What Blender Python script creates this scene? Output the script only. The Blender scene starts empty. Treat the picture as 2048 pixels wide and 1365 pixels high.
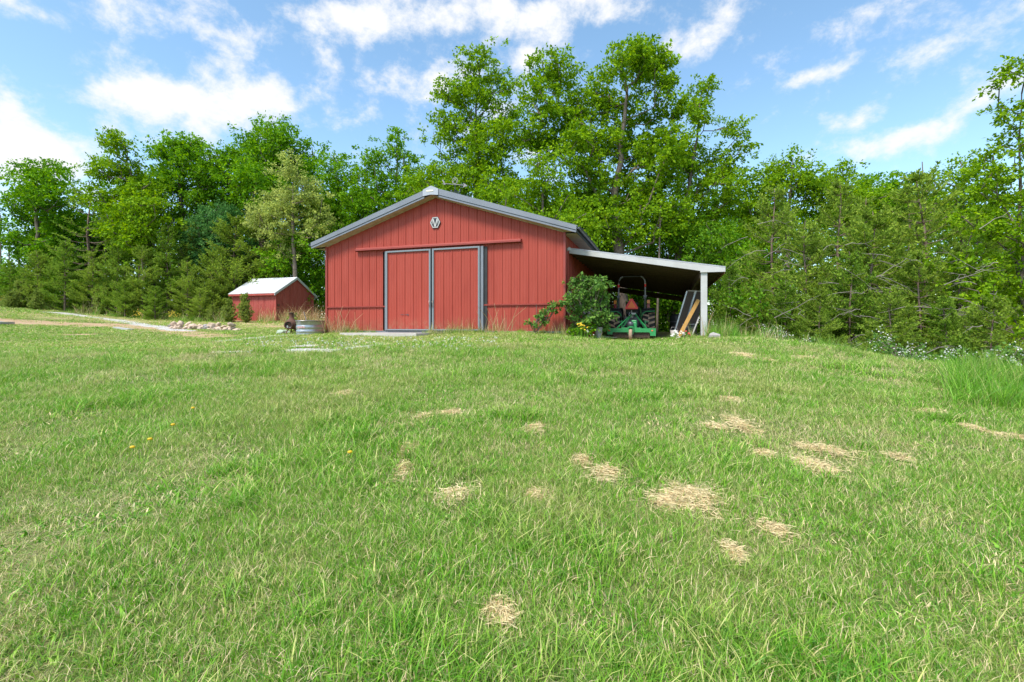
import bpy, math, random
import numpy as np
from mathutils import Vector, Matrix, noise as mnoise

S = bpy.context.scene
COL = S.collection
R = math.radians
rnd = random.Random(7)
rng = np.random.default_rng(11)

# ------------------------------------------------------------------ camera, world, sun, exposure
F = 938.5                       # focal length in pixels of a 2048 px wide picture
HZ = 653.0                      # image row of the horizon
CZ = 1.35                       # height of the camera
cam = bpy.data.cameras.new('camera')
cam.lens = 36.0 * F / 2048.0
cam.sensor_width = 36.0
cam.shift_y = -(682.5 - HZ) / 2048.0
cam.clip_end = 3000
cam_o = bpy.data.objects.new('camera', cam)
COL.objects.link(cam_o)
cam_o.location = (0, 0, CZ)
cam_o.rotation_euler = (R(90), 0, 0)
S.camera = cam_o

SUN_EL, SUN_AZ = R(56), R(215)  # azimuth clockwise from +Y
SUN_DIR = Vector((math.sin(SUN_AZ) * math.cos(SUN_EL), math.cos(SUN_AZ) * math.cos(SUN_EL), math.sin(SUN_EL)))
SKY_STRENGTH, SUN_STRENGTH, EXPOSURE = 0.15, 2.1, 1.25

sun = bpy.data.lights.new('sun', 'SUN')
sun.energy = SUN_STRENGTH
sun.angle = R(16)
sun.color = (1.0, 0.96, 0.89)
sun_o = bpy.data.objects.new('sun', sun)
COL.objects.link(sun_o)
sun_o.rotation_euler = SUN_DIR.to_track_quat('Z', 'Y').to_euler()

S.view_settings.view_transform = 'Standard'
S.view_settings.look = 'None'
S.view_settings.exposure = EXPOSURE
S.view_settings.gamma = 1.0
S.cycles.use_denoising = True
S.cycles.max_bounces = 7
S.cycles.diffuse_bounces = 4
S.cycles.transparent_max_bounces = 6
S.cycles.sample_clamp_indirect = 6

world = bpy.data.worlds.new('World')
S.world = world
world.use_nodes = True
def build_world():
    nt = world.node_tree
    nt.nodes.clear()
    N, L = nt.nodes, nt.links
    def node(t, **kw):
        n = N.new(t)
        for k, v in kw.items():
            setattr(n, k, v)
        return n
    def m(op, a, b=None, c=None, clamp=False):
        n = node('ShaderNodeMath', operation=op, use_clamp=clamp)
        for i, v in enumerate((a, b, c)):
            if v is None: continue
            if isinstance(v, (int, float)): n.inputs[i].default_value = v
            else: L.new(v, n.inputs[i])
        return n.outputs[0]
    tc = node('ShaderNodeTexCoord')
    sep = node('ShaderNodeSeparateXYZ')
    L.new(tc.outputs['Generated'], sep.inputs[0])
    X, Y, Z = sep.outputs
    az = m('ARCTAN2', X, Y)
    el = m('ARCSINE', Z)
    # clouds that stand over the woods, each an ellipse of the sky (azimuth, elevation)
    clouds = [(80,320,170,70,.1,1.3),(20,200,50,40,.5,.6),(250,185,85,40,.3,.8),(400,210,150,50,.12,1.15),(540,200,90,40,.1,.8),
              (235,45,50,60,-.3,.85),(350,40,70,40,.3,.6),(50,15,110,28,0,.8),(500,75,80,38,.5,.55),(480,130,50,50,.6,.35),
              (730,30,150,52,.1,1.0),(660,140,50,60,.4,.55),(770,160,50,34,.6,.6),(960,15,110,42,0,1.0),(1150,10,120,40,.2,.9),
              (900,150,95,38,.5,1.0),(1055,112,62,28,.2,.9),(985,230,70,40,.4,.7),(1070,300,70,30,.2,.7),(1390,78,105,36,.25,1.0),
              (1300,10,120,30,.1,.5),(1640,146,85,18,.08,.95),(1700,235,80,30,.15,.75),(1790,285,130,22,.06,.85),(1900,225,110,24,.25,.65),
              (1990,180,90,36,.4,.7),(1960,45,150,46,.2,1.0),(1770,12,110,32,.1,.8),(1620,90,60,22,.4,.35),(1650,290,60,34,0,.5)]
    total = None
    for px, py, rx, ry, rot, s in clouds:
        u = (px - 1024) / F
        a0 = math.atan(u)
        e0 = math.atan((HZ - py) / F / math.sqrt(1 + u * u))
        ca = math.cos(a0)
        rx_, ry_ = rx / F * ca * ca, ry / F * ca * math.cos(e0)
        dx, dy = m('SUBTRACT', az, a0), m('SUBTRACT', el, e0)
        c, sn = math.cos(rot), math.sin(rot)
        p = m('ADD', m('MULTIPLY', dx, c / rx_), m('MULTIPLY', dy, sn / rx_))
        q = m('ADD', m('MULTIPLY', dx, -sn / ry_), m('MULTIPLY', dy, c / ry_))
        r2 = m('ADD', m('MULTIPLY', p, p), m('MULTIPLY', q, q))
        g = m('MULTIPLY', m('EXPONENT', m('MULTIPLY', r2, -0.9)), s)
        total = g if total is None else m('ADD', total, g)
    def nz(scale, detail, rough, sc=(1, 1, 1), rot=(0, 0, 0), dist=0.0):
        mp = node('ShaderNodeMapping')
        mp.inputs['Scale'].default_value = sc
        mp.inputs['Rotation'].default_value = rot
        L.new(tc.outputs['Generated'], mp.inputs['Vector'])
        n = node('ShaderNodeTexNoise')
        n.inputs['Scale'].default_value = scale
        n.inputs['Detail'].default_value = detail
        n.inputs['Roughness'].default_value = rough
        n.inputs['Distortion'].default_value = dist
        L.new(mp.outputs[0], n.inputs['Vector'])
        return n.outputs['Fac']
    puff = nz(13.5, 9.0, 0.64, (1, 1, 1.35), (0, R(-14), 0), 0.1)
    wide = nz(2.6, 5.0, 0.6, (1, 1, 2.4), (0, R(-18), 0), 0.2)
    far_side = m('SUBTRACT', 1.0, m('MULTIPLY', m('ADD', Y, 0.25), 2.2, clamp=True), clamp=True)
    gen = m('MULTIPLY', m('SUBTRACT', wide, 0.42, clamp=True), m('ADD', m('MULTIPLY', far_side, 4.0), 0.6))
    dens = m('ADD', m('MULTIPLY', total, 1.0), gen)
    v = m('ADD', dens, m('MULTIPLY', m('SUBTRACT', puff, 0.5), 3.1))
    mr = node('ShaderNodeMapRange', interpolation_type='SMOOTHSTEP')
    mr.inputs['From Min'].default_value = 0.22
    mr.inputs['From Max'].default_value = 1.25
    L.new(v, mr.inputs['Value'])
    sky = node('ShaderNodeTexSky', sky_type='NISHITA')
    sky.sun_disc = False
    sky.sun_elevation = SUN_EL
    sky.sun_rotation = SUN_AZ
    sky.air_density = 1.0
    sky.dust_density = 0.6
    sky.ozone_density = 1.6
    hs = node('ShaderNodeHueSaturation')
    hs.inputs['Saturation'].default_value = 1.03
    hs.inputs['Hue'].default_value = 0.488
    hs.inputs['Value'].default_value = 0.80
    L.new(sky.outputs[0], hs.inputs['Color'])
    mx = node('ShaderNodeMix', data_type='RGBA')
    L.new(mr.outputs[0], mx.inputs[0])
    L.new(hs.outputs[0], mx.inputs[6])
    mx.inputs[7].default_value = (2.9, 2.93, 3.0, 1)
    bg = node('ShaderNodeBackground')
    bg.inputs['Strength'].default_value = SKY_STRENGTH
    L.new(mx.outputs[2], bg.inputs['Color'])
    out = node('ShaderNodeOutputWorld')
    L.new(bg.outputs[0], out.inputs[0])
build_world()

# ------------------------------------------------------------------ helpers
def tag(o, label=None, cat=None, group=None, kind=None):
    if label: o['label'] = label
    if cat: o['category'] = cat
    if group: o['group'] = group
    if kind: o['kind'] = kind
    return o
def thing(name, label, cat, loc=(0, 0, 0), rz=0.0, group=None):
    o = bpy.data.objects.new(name, None)
    o.empty_display_size = 0.2
    COL.objects.link(o)
    o.location = loc
    o.rotation_euler = (0, 0, rz)
    return tag(o, label, cat, group)
def dup(root, loc=None, rot=None, scale=None, label=None, group=None):
    def cp(o, par):
        c = o.copy()
        COL.objects.link(c)
        if par is not None: c.parent = par
        for ch in o.children: cp(ch, c)
        return c
    r = cp(root, None)
    if loc is not None: r.location = loc
    if rot is not None: r.rotation_euler = rot
    if scale is not None: r.scale = scale
    return tag(r, label, None, group)

def mesh_np(name, verts, faces, mats, midx=None, smooth=False):
    """faces: list of (M,k) arrays of equal or different k"""
    me = bpy.data.meshes.new(name)
    verts = np.asarray(verts, dtype=np.float32)
    fl = [np.asarray(f, dtype=np.int32) for f in faces if len(f)]
    loops = np.concatenate([f.ravel() for f in fl])
    counts = np.concatenate([np.full(len(f), f.shape[1], dtype=np.int32) for f in fl])
    starts = np.concatenate([[0], np.cumsum(counts)[:-1]]).astype(np.int32)
    me.vertices.add(len(verts)); me.vertices.foreach_set('co', verts.ravel())
    me.loops.add(len(loops)); me.loops.foreach_set('vertex_index', loops)
    me.polygons.add(len(counts)); me.polygons.foreach_set('loop_start', starts)
    me.polygons.foreach_set('loop_total', counts)
    for m in (mats if isinstance(mats, (list, tuple)) else [mats]): me.materials.append(m)
    if midx is not None: me.polygons.foreach_set('material_index', np.asarray(midx, dtype=np.int32))
    if smooth: me.polygons.foreach_set('use_smooth', np.ones(len(counts), dtype=bool))
    me.update(calc_edges=True)
    return me
def link(name, me, parent=None, loc=None):
    o = bpy.data.objects.new(name, me)
    COL.objects.link(o)
    if parent is not None: o.parent = parent
    if loc is not None: o.location = loc
    return o

class MB:
    """collects shapes for ONE mesh"""
    def __init__(s): s.v, s.f, s.m, s.sm = [], [], [], []
    def add(s, vs, fs, mi=0, sm=False):
        b = len(s.v)
        s.v.extend([tuple(v) for v in vs])
        for f in fs:
            s.f.append(tuple(b + i for i in f)); s.m.append(mi); s.sm.append(sm)
        return s
    def box(s, c, d, rot=None, mi=0):
        x, y, z = d[0] / 2, d[1] / 2, d[2] / 2
        vs = [Vector((i * x, j * y, k * z)) for i in (-1, 1) for j in (-1, 1) for k in (-1, 1)]
        if rot is not None: vs = [rot @ v for v in vs]
        vs = [v + Vector(c) for v in vs]
        return s.add(vs, [(0, 1, 3, 2), (4, 6, 7, 5), (0, 4, 5, 1), (2, 3, 7, 6), (0, 2, 6, 4), (1, 5, 7, 3)], mi)
    def bar(s, a, b, w, h, up=(0, 0, 1), mi=0):
        a, b = Vector(a), Vector(b)
        d = b - a
        y = d.normalized()
        x = y.cross(Vector(up))
        if x.length < 1e-4: x = y.cross(Vector((1, 0, 0)))
        x.normalize(); z = x.cross(y)
        return s.box((a + b) / 2, (w, d.length, h), Matrix((x, y, z)).transposed(), mi)
    def tube(s, pts, r, n=8, mi=0, caps=True, sm=True):
        pts = [Vector(p) for p in pts]
        rs = r if isinstance(r, (list, tuple)) else [r] * len(pts)
        vs, fs = [], []
        for i, p in enumerate(pts):
            t = (pts[min(i + 1, len(pts) - 1)] - pts[max(i - 1, 0)]).normalized()
            u = t.cross(Vector((0, 0, 1)))
            if u.length < 0.05: u = t.cross(Vector((1, 0, 0)))
            u.normalize(); w = u.cross(t)
            for k in range(n):
                a = 2 * math.pi * k / n
                vs.append(p + (u * math.cos(a) + w * math.sin(a)) * rs[i])
        for i in range(len(pts) - 1):
            for k in range(n):
                k2 = (k + 1) % n
                fs.append((i * n + k, i * n + k2, (i + 1) * n + k2, (i + 1) * n + k))
        s.add(vs, fs, mi, sm)
        if caps:
            s.add(vs[:n], [tuple(range(n))[::-1]], mi)
            s.add(vs[-n:], [tuple(range(n))], mi)
        return s
    def lathe(s, prof, c=(0, 0, 0), axis='z', n=24, mi=0, sm=True, sx=1.0, sy=1.0):
        """prof: (radius, height) pairs"""
        vs, fs = [], []
        for r, h in prof:
            for k in range(n):
                a = 2 * math.pi * k / n
                p = (r * math.cos(a) * sx, r * math.sin(a) * sy, h)
                if axis == 'x': p = (p[2], p[0], p[1])
                elif axis == 'y': p = (p[0], p[2], p[1])
                vs.append((p[0] + c[0], p[1] + c[1], p[2] + c[2]))
        for i in range(len(prof) - 1):
            for k in range(n):
                k2 = (k + 1) % n
                fs.append((i * n + k, i * n + k2, (i + 1) * n + k2, (i + 1) * n + k))
        return s.add(vs, fs, mi, sm)
    def prism(s, poly, a, b, axis='y', mi=0):
        """polygon in the plane across the axis, extruded from a to b"""
        def p3(p, t):
            if axis == 'y': return (p[0], t, p[1])
            if axis == 'x': return (t, p[0], p[1])
            return (p[0], p[1], t)
        n = len(poly)
        vs = [p3(p, a) for p in poly] + [p3(p, b) for p in poly]
        fs = [tuple(range(n)), tuple(range(2 * n - 1, n - 1, -1))]
        fs += [(i, i + n, (i + 1) % n + n, (i + 1) % n) for i in range(n)]
        return s.add(vs, fs, mi)
    def build(s, name, mats, parent=None, loc=None, bevel=0.0):
        me = bpy.data.meshes.new(name)
        me.from_pydata(s.v, [], s.f)
        for m in (mats if isinstance(mats, (list, tuple)) else [mats]): me.materials.append(m)
        me.polygons.foreach_set('material_index', s.m)
        me.polygons.foreach_set('use_smooth', s.sm)
        me.update()
        o = link(name, me, parent, loc)
        if bevel > 0:
            md = o.modifiers.new('bevel', 'BEVEL'); md.width = bevel; md.segments = 2; md.limit_method = 'ANGLE'
        return o

# ------------------------------------------------------------------ materials
MATS = {}
def mat(name, col, rough=0.6, metal=0.0, col2=None, scale=4.0, detail=4.0, mix=(0.35, 0.65), bump=0.0, bscale=30.0,
        spec=0.5, stretch=(1, 1, 1), island=0.0, transl=0.0, emit=None, coord='Object', col3=None, scale3=1.0, mix3=(.55, .7)):
    if name in MATS: return MATS[name]
    M = bpy.data.materials.new(name)
    M.use_nodes = True
    nt = M.node_tree
    N, L = nt.nodes, nt.links
    P = N['Principled BSDF']
    P.inputs['Roughness'].default_value = rough
    P.inputs['Metallic'].default_value = metal
    P.inputs['Specular IOR Level'].default_value = spec
    tc = N.new('ShaderNodeTexCoord')
    mp = N.new('ShaderNodeMapping'); mp.inputs['Scale'].default_value = stretch
    if coord == 'World':
        g = N.new('ShaderNodeNewGeometry'); L.new(g.outputs['Position'], mp.inputs[0])
    else:
        L.new(tc.outputs[coord], mp.inputs[0])
    colout = None
    rgb = N.new('ShaderNodeRGB'); rgb.outputs[0].default_value = (*col, 1)
    colout = rgb.outputs[0]
    def noise_fac(sc, lo, hi, det):
        n = N.new('ShaderNodeTexNoise'); n.inputs['Scale'].default_value = sc; n.inputs['Detail'].default_value = det
        n.inputs['Roughness'].default_value = 0.6
        L.new(mp.outputs[0], n.inputs['Vector'])
        r = N.new('ShaderNodeMapRange'); r.inputs['From Min'].default_value = lo; r.inputs['From Max'].default_value = hi
        L.new(n.outputs['Fac'], r.inputs['Value'])
        return r.outputs[0]
    def mixc(f, a, c2):
        x = N.new('ShaderNodeMix'); x.data_type = 'RGBA'
        L.new(f, x.inputs[0]); L.new(a, x.inputs[6]); x.inputs[7].default_value = (*c2, 1)
        return x.outputs[2]
    if col2: colout = mixc(noise_fac(scale, mix[0], mix[1], detail), colout, col2)
    if col3: colout = mixc(noise_fac(scale3, mix3[0], mix3[1], 6.0), colout, col3)
    if island > 0:
        g = N.new('ShaderNodeNewGeometry')
        h = N.new('ShaderNodeHueSaturation')
        r = N.new('ShaderNodeMapRange'); r.inputs['To Min'].default_value = 1 - island; r.inputs['To Max'].default_value = 1 + island
        L.new(g.outputs['Random Per Island'], r.inputs['Value']); L.new(r.outputs[0], h.inputs['Value'])
        r2 = N.new('ShaderNodeMapRange'); r2.inputs['To Min'].default_value = 0.5 + island * 0.045; r2.inputs['To Max'].default_value = 0.5 - island * 0.045
        L.new(g.outputs['Random Per Island'], r2.inputs['Value']); L.new(r2.outputs[0], h.inputs['Hue'])
        L.new(colout, h.inputs['Color']); colout = h.outputs[0]
    L.new(colout, P.inputs['Base Color'])
    if bump > 0:
        n = N.new('ShaderNodeTexNoise'); n.inputs['Scale'].default_value = bscale; n.inputs['Detail'].default_value = 5
        L.new(mp.outputs[0], n.inputs['Vector'])
        b = N.new('ShaderNodeBump'); b.inputs['Strength'].default_value = bump; b.inputs['Distance'].default_value = 0.02
        L.new(n.outputs['Fac'], b.inputs['Height']); L.new(b.outputs[0], P.inputs['Normal'])
    if transl > 0:
        t = N.new('ShaderNodeBsdfTranslucent')
        h = N.new('ShaderNodeHueSaturation'); h.inputs['Value'].default_value = 1.25; h.inputs['Saturation'].default_value = 1.05
        h.inputs['Hue'].default_value = 0.49
        L.new(colout, h.inputs['Color']); L.new(h.outputs[0], t.inputs['Color'])
        x = N.new('ShaderNodeMixShader'); x.inputs[0].default_value = transl
        L.new(P.outputs[0], x.inputs[1]); L.new(t.outputs[0], x.inputs[2])
        L.new(x.outputs[0], N['Material Output'].inputs['Surface'])
    MATS[name] = M
    return M

def red_steel():
    """painted steel: chalky vertical fading, mud splashed up from the ground, runs under the eaves"""
    M = mat('red_steel', (.335, .053, .034), .5, 0, (.375, .064, .043), 1.3, 5, (.3, .7), .05, 50, .25, (1, 1, .35), col3=(.30, .045, .030), scale3=2.2, mix3=(.5, .8))
    nt = M.node_tree; N, L = nt.nodes, nt.links
    Pn = N['Principled BSDF']; src = Pn.inputs['Base Color'].links[0].from_socket
    tc = N.new('ShaderNodeTexCoord'); sp = N.new('ShaderNodeSeparateXYZ'); L.new(tc.outputs['Object'], sp.inputs[0])
    mp = N.new('ShaderNodeMapping'); mp.inputs['Scale'].default_value = (9, 9, .55); L.new(tc.outputs['Object'], mp.inputs[0])
    n1 = N.new('ShaderNodeTexNoise'); n1.inputs['Scale'].default_value = 1; n1.inputs['Detail'].default_value = 6; L.new(mp.outputs[0], n1.inputs['Vector'])
    n2 = N.new('ShaderNodeTexNoise'); n2.inputs['Scale'].default_value = 7; n2.inputs['Detail'].default_value = 8; n2.inputs['Roughness'].default_value = .7; L.new(tc.outputs['Object'], n2.inputs['Vector'])
    def rng_(v, a, b, c, d):
        r = N.new('ShaderNodeMapRange'); r.inputs['From Min'].default_value = a; r.inputs['From Max'].default_value = b; r.inputs['To Min'].default_value = c; r.inputs['To Max'].default_value = d
        L.new(v, r.inputs['Value']); return r.outputs[0]
    def mul(a, b):
        m = N.new('ShaderNodeMath'); m.operation = 'MULTIPLY'; L.new(a, m.inputs[0]); L.new(b, m.inputs[1]); return m.outputs[0]
    def mixc(f, a, c):
        x = N.new('ShaderNodeMix'); x.data_type = 'RGBA'; L.new(f, x.inputs[0]); L.new(a, x.inputs[6]); x.inputs[7].default_value = (*c, 1); return x.outputs[2]
    c = mixc(rng_(n1.outputs['Fac'], .5, .75, 0, .35), src, (.41, .09, .068))
    c = mixc(mul(rng_(sp.outputs[2], .05, .55, .9, 0), rng_(n2.outputs['Fac'], .42, .68, 0, 1)), c, (.30, .15, .09))
    L.new(c, Pn.inputs['Base Color'])
    return M
RED = red_steel()
RED2 = mat('red_trim', (.30, .046, .032), .5, 0, (.26, .038, .028), 3)
SHEDRED = mat('shed_red', (.37, .065, .05), .55, 0, (.42, .10, .08), 2.2, 6, (.35, .7), .08, 40, .3, (2, 2, .4), col3=(.24, .035, .03), scale3=3)
GREYTRIM = mat('grey_steel', (.22, .23, .26), .42, .2, (.19, .20, .225), 2)
ROOFGREY = mat('roof_steel', (.27, .28, .32), .4, .25, (.23, .24, .27), 2)
DARKSTEEL = mat('dark_gutter', (.10, .10, .115), .35, .4)
SOFFIT = mat('soffit', (.46, .38, .27), .7, 0, (.36, .28, .18), 5, 5, (.4, .7))
WHITE = mat('white_paint', (.50, .485, .475), .5, 0, (.41, .395, .37), 2.5, 6, (.45, .8), .03, 50)
WHITEROOF = mat('white_roof', (.68, .68, .70), .45, 0, (.6, .6, .6), 1.5)
GALV = mat('galvanized', (.50, .52, .54), .38, .75, (.36, .38, .40), 6, 6)
RUSTROOF = mat('weathered_tin', (.45, .45, .46), .5, .5, (.33, .33, .34), 2, 6, (.4, .7), col3=(.26, .09, .05), scale3=1.3, mix3=(.60, .66))
RUST = mat('rust', (.10, .055, .04), .8, .2, (.17, .075, .045), 9, 6, (.4, .65), .2, 60)
CONC = mat('concrete', (.55, .50, .46), .9, 0, (.44, .40, .36), 3, 6, (.35, .7), .15, 60)
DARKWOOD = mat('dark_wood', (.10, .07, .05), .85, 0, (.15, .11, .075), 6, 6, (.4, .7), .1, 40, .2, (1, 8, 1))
RAFTER = mat('rafter_wood', (.13, .09, .055), .8, 0, (.09, .06, .038), 5, 6, (.4, .7), .1, 30, .3, (6, 1, 6))
YWOOD = mat('yellow_plank', (.46, .25, .06), .65, 0, (.38, .19, .04), 8, 5, (.4, .7), .05, 40, .4, (4, 4, .5))
GREYWOOD = mat('grey_wood', (.38, .34, .29), .85, 0, (.26, .23, .19), 7, 6, (.4, .7), .2, 40, .3)
BLACK = mat('black_plastic', (.018, .018, .02), .5, 0, (.03, .028, .026), 6)
RUBBER = mat('tyre_rubber', (.022, .021, .021), .85, 0, (.04, .036, .03), 8)
MUD = mat('dried_mud', (.42, .28, .19), .95, 0, (.32, .21, .14), 14, 5, (.4, .7), .2, 60)
JGREEN = mat('green_enamel', (.022, .23, .065), .4, 0, (.03, .27, .08), 4, col3=(.13, .12, .07), scale3=5, mix3=(.62, .75))
STEEL = mat('worn_steel', (.35, .35, .36), .4, .7, (.22, .2, .18), 12)
ORANGE = mat('orange_reflector', (.85, .16, .05), .45)
REDREF = mat('red_reflector', (.85, .03, .025), .35)
AMBER = mat('amber_lens', (.65, .20, .02), .25)
REDLENS = mat('red_lens', (.22, .01, .02), .25)
YELLOWP = mat('yellow_paint', (.62, .42, .02), .5)
STONE = mat('fieldstone', (.62, .47, .35), .9, 0, (.48, .36, .27), 3.5, 6, (.35, .65), .3, 18, .3, col3=(.60, .50, .41), scale3=1.7)
GREYSTONE = mat('grey_stone', (.42, .38, .35), .9, 0, (.30, .27, .25), 6, 6, (.35, .65), .3, 18)
BARK = mat('bark', (.13, .10, .08), .95, 0, (.22, .18, .15), 5, 6, (.4, .65), .5, 14, .2, (3, 3, .7))
PALEBARK = mat('pale_bark', (.25, .20, .165), .95, 0, (.15, .115, .09), 5, 6, (.4, .65), .5, 14, .2, (3, 3, .7))
PINEBARK = mat('pine_bark', (.17, .11, .08), .95, 0, (.26, .20, .165), 4, 6, (.4, .65), .4, 16, .2)
def leafmat(name, c, c2, transl=.42, isl=.42, scale=.55):
    return mat(name, c, (.6), 0, c2, scale, 4, (.35, .65), 0, 30, .12, island=isl, transl=transl)
OAKLEAF = leafmat('oak_leaf', (.16, .31, .008), (.23, .40, .014))
MAPLELEAF = leafmat('maple_leaf', (.11, .28, .008), (.17, .36, .014))
DARKLEAF = leafmat('dark_leaf', (.09, .225, .010), (.14, .30, .016))
PALELEAF = leafmat('pale_leaf', (.33, .42, .08), (.42, .49, .14))
BLUELEAF = leafmat('bluish_leaf', (.07, .21, .05), (.11, .27, .07))
BUSHLEAF = leafmat('bush_leaf', (.10, .22, .04), (.16, .30, .055), .35, .45, 1.5)
NEEDLE = leafmat('pine_needle', (.205, .32, .035), (.30, .42, .06), .42, .4, .8)
NEEDLE2 = leafmat('pine_needle_green', (.155, .285, .026), (.25, .385, .05), .42, .4, .8)
NEEDLE3 = leafmat('young_needle', (.22, .31, .05), (.29, .36, .085), .35, .35, .8)
GRASS = mat('grass_blade', (.125, .345, .020), .45, 0, (.21, .42, .04), .9, 5, (.3, .7), spec=.3, island=.4, transl=.3, coord='World', col3=(.33, .39, .10), scale3=.45, mix3=(.5, .72))
GRASS2 = mat('yellowing_blade', (.44, .50, .12), .5, 0, (.56, .55, .22), .9, 4, (.3, .7), spec=.3, island=.3, transl=.3, coord='World')
STRAW = mat('straw', (.66, .53, .27), .7, 0, (.74, .62, .36), 2.0, 4, (.3, .7), spec=.3, island=.3, transl=.15, coord='World')
TALLDRY = mat('dry_stalk', (.50, .36, .20), .75, 0, (.42, .26, .13), 2.0, 4, (.3, .7), spec=.2, island=.35, transl=.15)
PETALW = mat('white_petal', (.66, .66, .58), .6, island=.1, transl=.2)
PETALY = mat('yellow_petal', (.75, .50, .02), .6, island=.15, transl=.2)
PETALR = mat('red_petal', (.55, .06, .04), .6, island=.2, transl=.2)

# ------------------------------------------------------------------ terrain
def P(px, py, Y): return ((px - 1024) / F * Y, Y, CZ + (HZ - py) / F * Y)
TH = R(17.8); TC, TS = math.cos(TH), math.sin(TH)
BX, BY, BZ = 1.68, 15.05, 1.16
def Bl(x, y, z=0.0): return Vector((BX + TC * x + TS * y, BY - TS * x + TC * y, BZ + z))   # barn axes to world
def front(px, py, y=0.0):
    t = (px - 1024) / F
    x = (t * (BY + TC * y) - BX - TS * y) / (TC + t * TS)
    return x, (HZ - py) / F * (BY - TS * x + TC * y) + (CZ - BZ)
ctrl = [P(*a) for a in [(1024,665,14.6),(1128,665,15.0),(654,664,17.8),(860,667,16.4),(1408,673,14.4),(1260,685,14.5),(1330,682,14.3),(1190,679,14.8),
        (551,643,31),(465,641,32),(627,641,31),(0,605,40),(120,614,39),(200,622,38),(300,631,37),(400,640,36),(0,650,22),(200,668,18),(405,660,24),
        (600,668,18),(0,700,12.5),(300,690,13),
        (1450,676,13.6),(1520,681,13.0),(1600,691,12.2),(1720,710,11.0),(1850,734,9.8),(1960,748,9.0),(2048,757,8.6)]]
ctrl += [(0,0,-.02),(-2,2,.02),(2,2,.03),(0,4,.30),(-4,5,.30),(4,5,.30),(0,7.4,.58),(-6,8,.52),(4,8,.58),(0,11,.90),(-8,11,.75),(5.5,11,.84),
         (7.2,7.2,.38),(8.8,9.8,.44),(5,3,.15),(-6,3,.12),
         (10.6,10.2,-.1),(11.6,8.6,-.1),(9.8,12.5,.0),(9.6,14.5,-.1),(13,11,-1.2),(14,15,-1.5),(12,18,-1.0),(18,20,-2.4),(20,12,-2.6),(12,26,-.4),
         (10.2,28,.6),(6,33,.6),(-3,34,1.0),(-10,30,1.5),(0,45,.5),(-30,55,2.6),(-50,45,4.0),(25,45,-2.0),(40,25,-3),(40,0,-3),
         (-30,20,2.2),(-50,10,2.2),(-30,0,.8),(-20,-10,-.4),(0,-15,-1.2),(20,-10,-1.8),(0,80,0),(-60,80,4),(60,80,-3)]
for x_, y_, z_ in [(2,6,-.02),(2,12,-.03),(0,3,0),(-9.14,13.7,0),(-4.5,7,0),(4.2,13.9,-.15),(4.2,7,-.13),(2,.8,-.25),(1.9,3.2,-.25),(4.3,.8,-.12)]:
    w = Bl(x_, y_, z_); ctrl.append(tuple(w))
ctrl = np.array(ctrl)
def _U(d2): return np.where(d2 > 1e-9, d2 * np.log(d2 + 1e-12) * .5, 0)
def _fit():
    n = len(ctrl); xy = ctrl[:, :2] / 10
    d2 = ((xy[:, None] - xy[None]) ** 2).sum(-1)
    K = _U(d2) + np.eye(n) * 0.004
    Pm = np.c_[np.ones(n), xy]
    A = np.block([[K, Pm], [Pm.T, np.zeros((3, 3))]])
    return np.linalg.solve(A, np.r_[ctrl[:, 2], np.zeros(3)])
_w = _fit()
_bump = [(rng.normal(size=2) * f, rng.uniform(0, 6.28), a) for f, a in ((.35, .03), (.5, .025), (.9, .015), (1.3, .012), (2.3, .008), (3.1, .007), (4.3, .005))]
def G(x, y):
    """height of the ground"""
    x = np.atleast_1d(np.asarray(x, float)); y = np.atleast_1d(np.asarray(y, float))
    sh = x.shape; x, y = x.ravel(), y.ravel()
    out = np.empty(len(x))
    for i in range(0, len(x), 20000):
        xc = np.clip(x[i:i + 20000], -58, 58) / 10; yc = np.clip(y[i:i + 20000], -14, 78) / 10
        d2 = (xc[:, None] - ctrl[None, :, 0] / 10) ** 2 + (yc[:, None] - ctrl[None, :, 1] / 10) ** 2
        out[i:i + 20000] = _U(d2) @ _w[:len(ctrl)] + _w[-3] + _w[-2] * xc + _w[-1] * yc
    lx = TC * (x - BX) - TS * (y - BY); ly = TS * (x - BX) + TC * (y - BY)
    flat = np.clip(np.minimum(np.minimum((lx + 9.5) / .4, (5.0 - lx) / .4), np.minimum((ly - .3) / .4, (14.2 - ly) / .4)), 0, 1)
    b = sum(a * np.sin(k[0] * x + k[1] * y + p) for k, p, a in _bump)
    out = out + b * (1 - flat)
    tgt = np.where(lx > 0, BZ - .25 + .12 * np.clip((lx - 3.5) / .6, 0, 1), BZ - .03)
    out = out * (1 - flat) + tgt * flat
    return out.reshape(sh)
def g1(x, y): return float(G([x], [y])[0])
def hit(px, py, y0=1.0, y1=60.0):
    """where the view ray through a pixel meets the ground"""
    Y = np.concatenate([np.arange(y0, 8, .05), np.arange(8, y1, .1)])
    X = (px - 1024) / F * Y; Z = CZ + (HZ - py) / F * Y
    d = Z - G(X, Y)
    k = np.argmax(d < 0)
    if d[k] >= 0: k = np.argmin(d)
    return float(X[k]), float(Y[k]), float(G([X[k]], [Y[k]])[0])
def gat(px, Y): 
    x = (px - 1024) / F * Y
    return x, Y, g1(x, Y)

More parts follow.
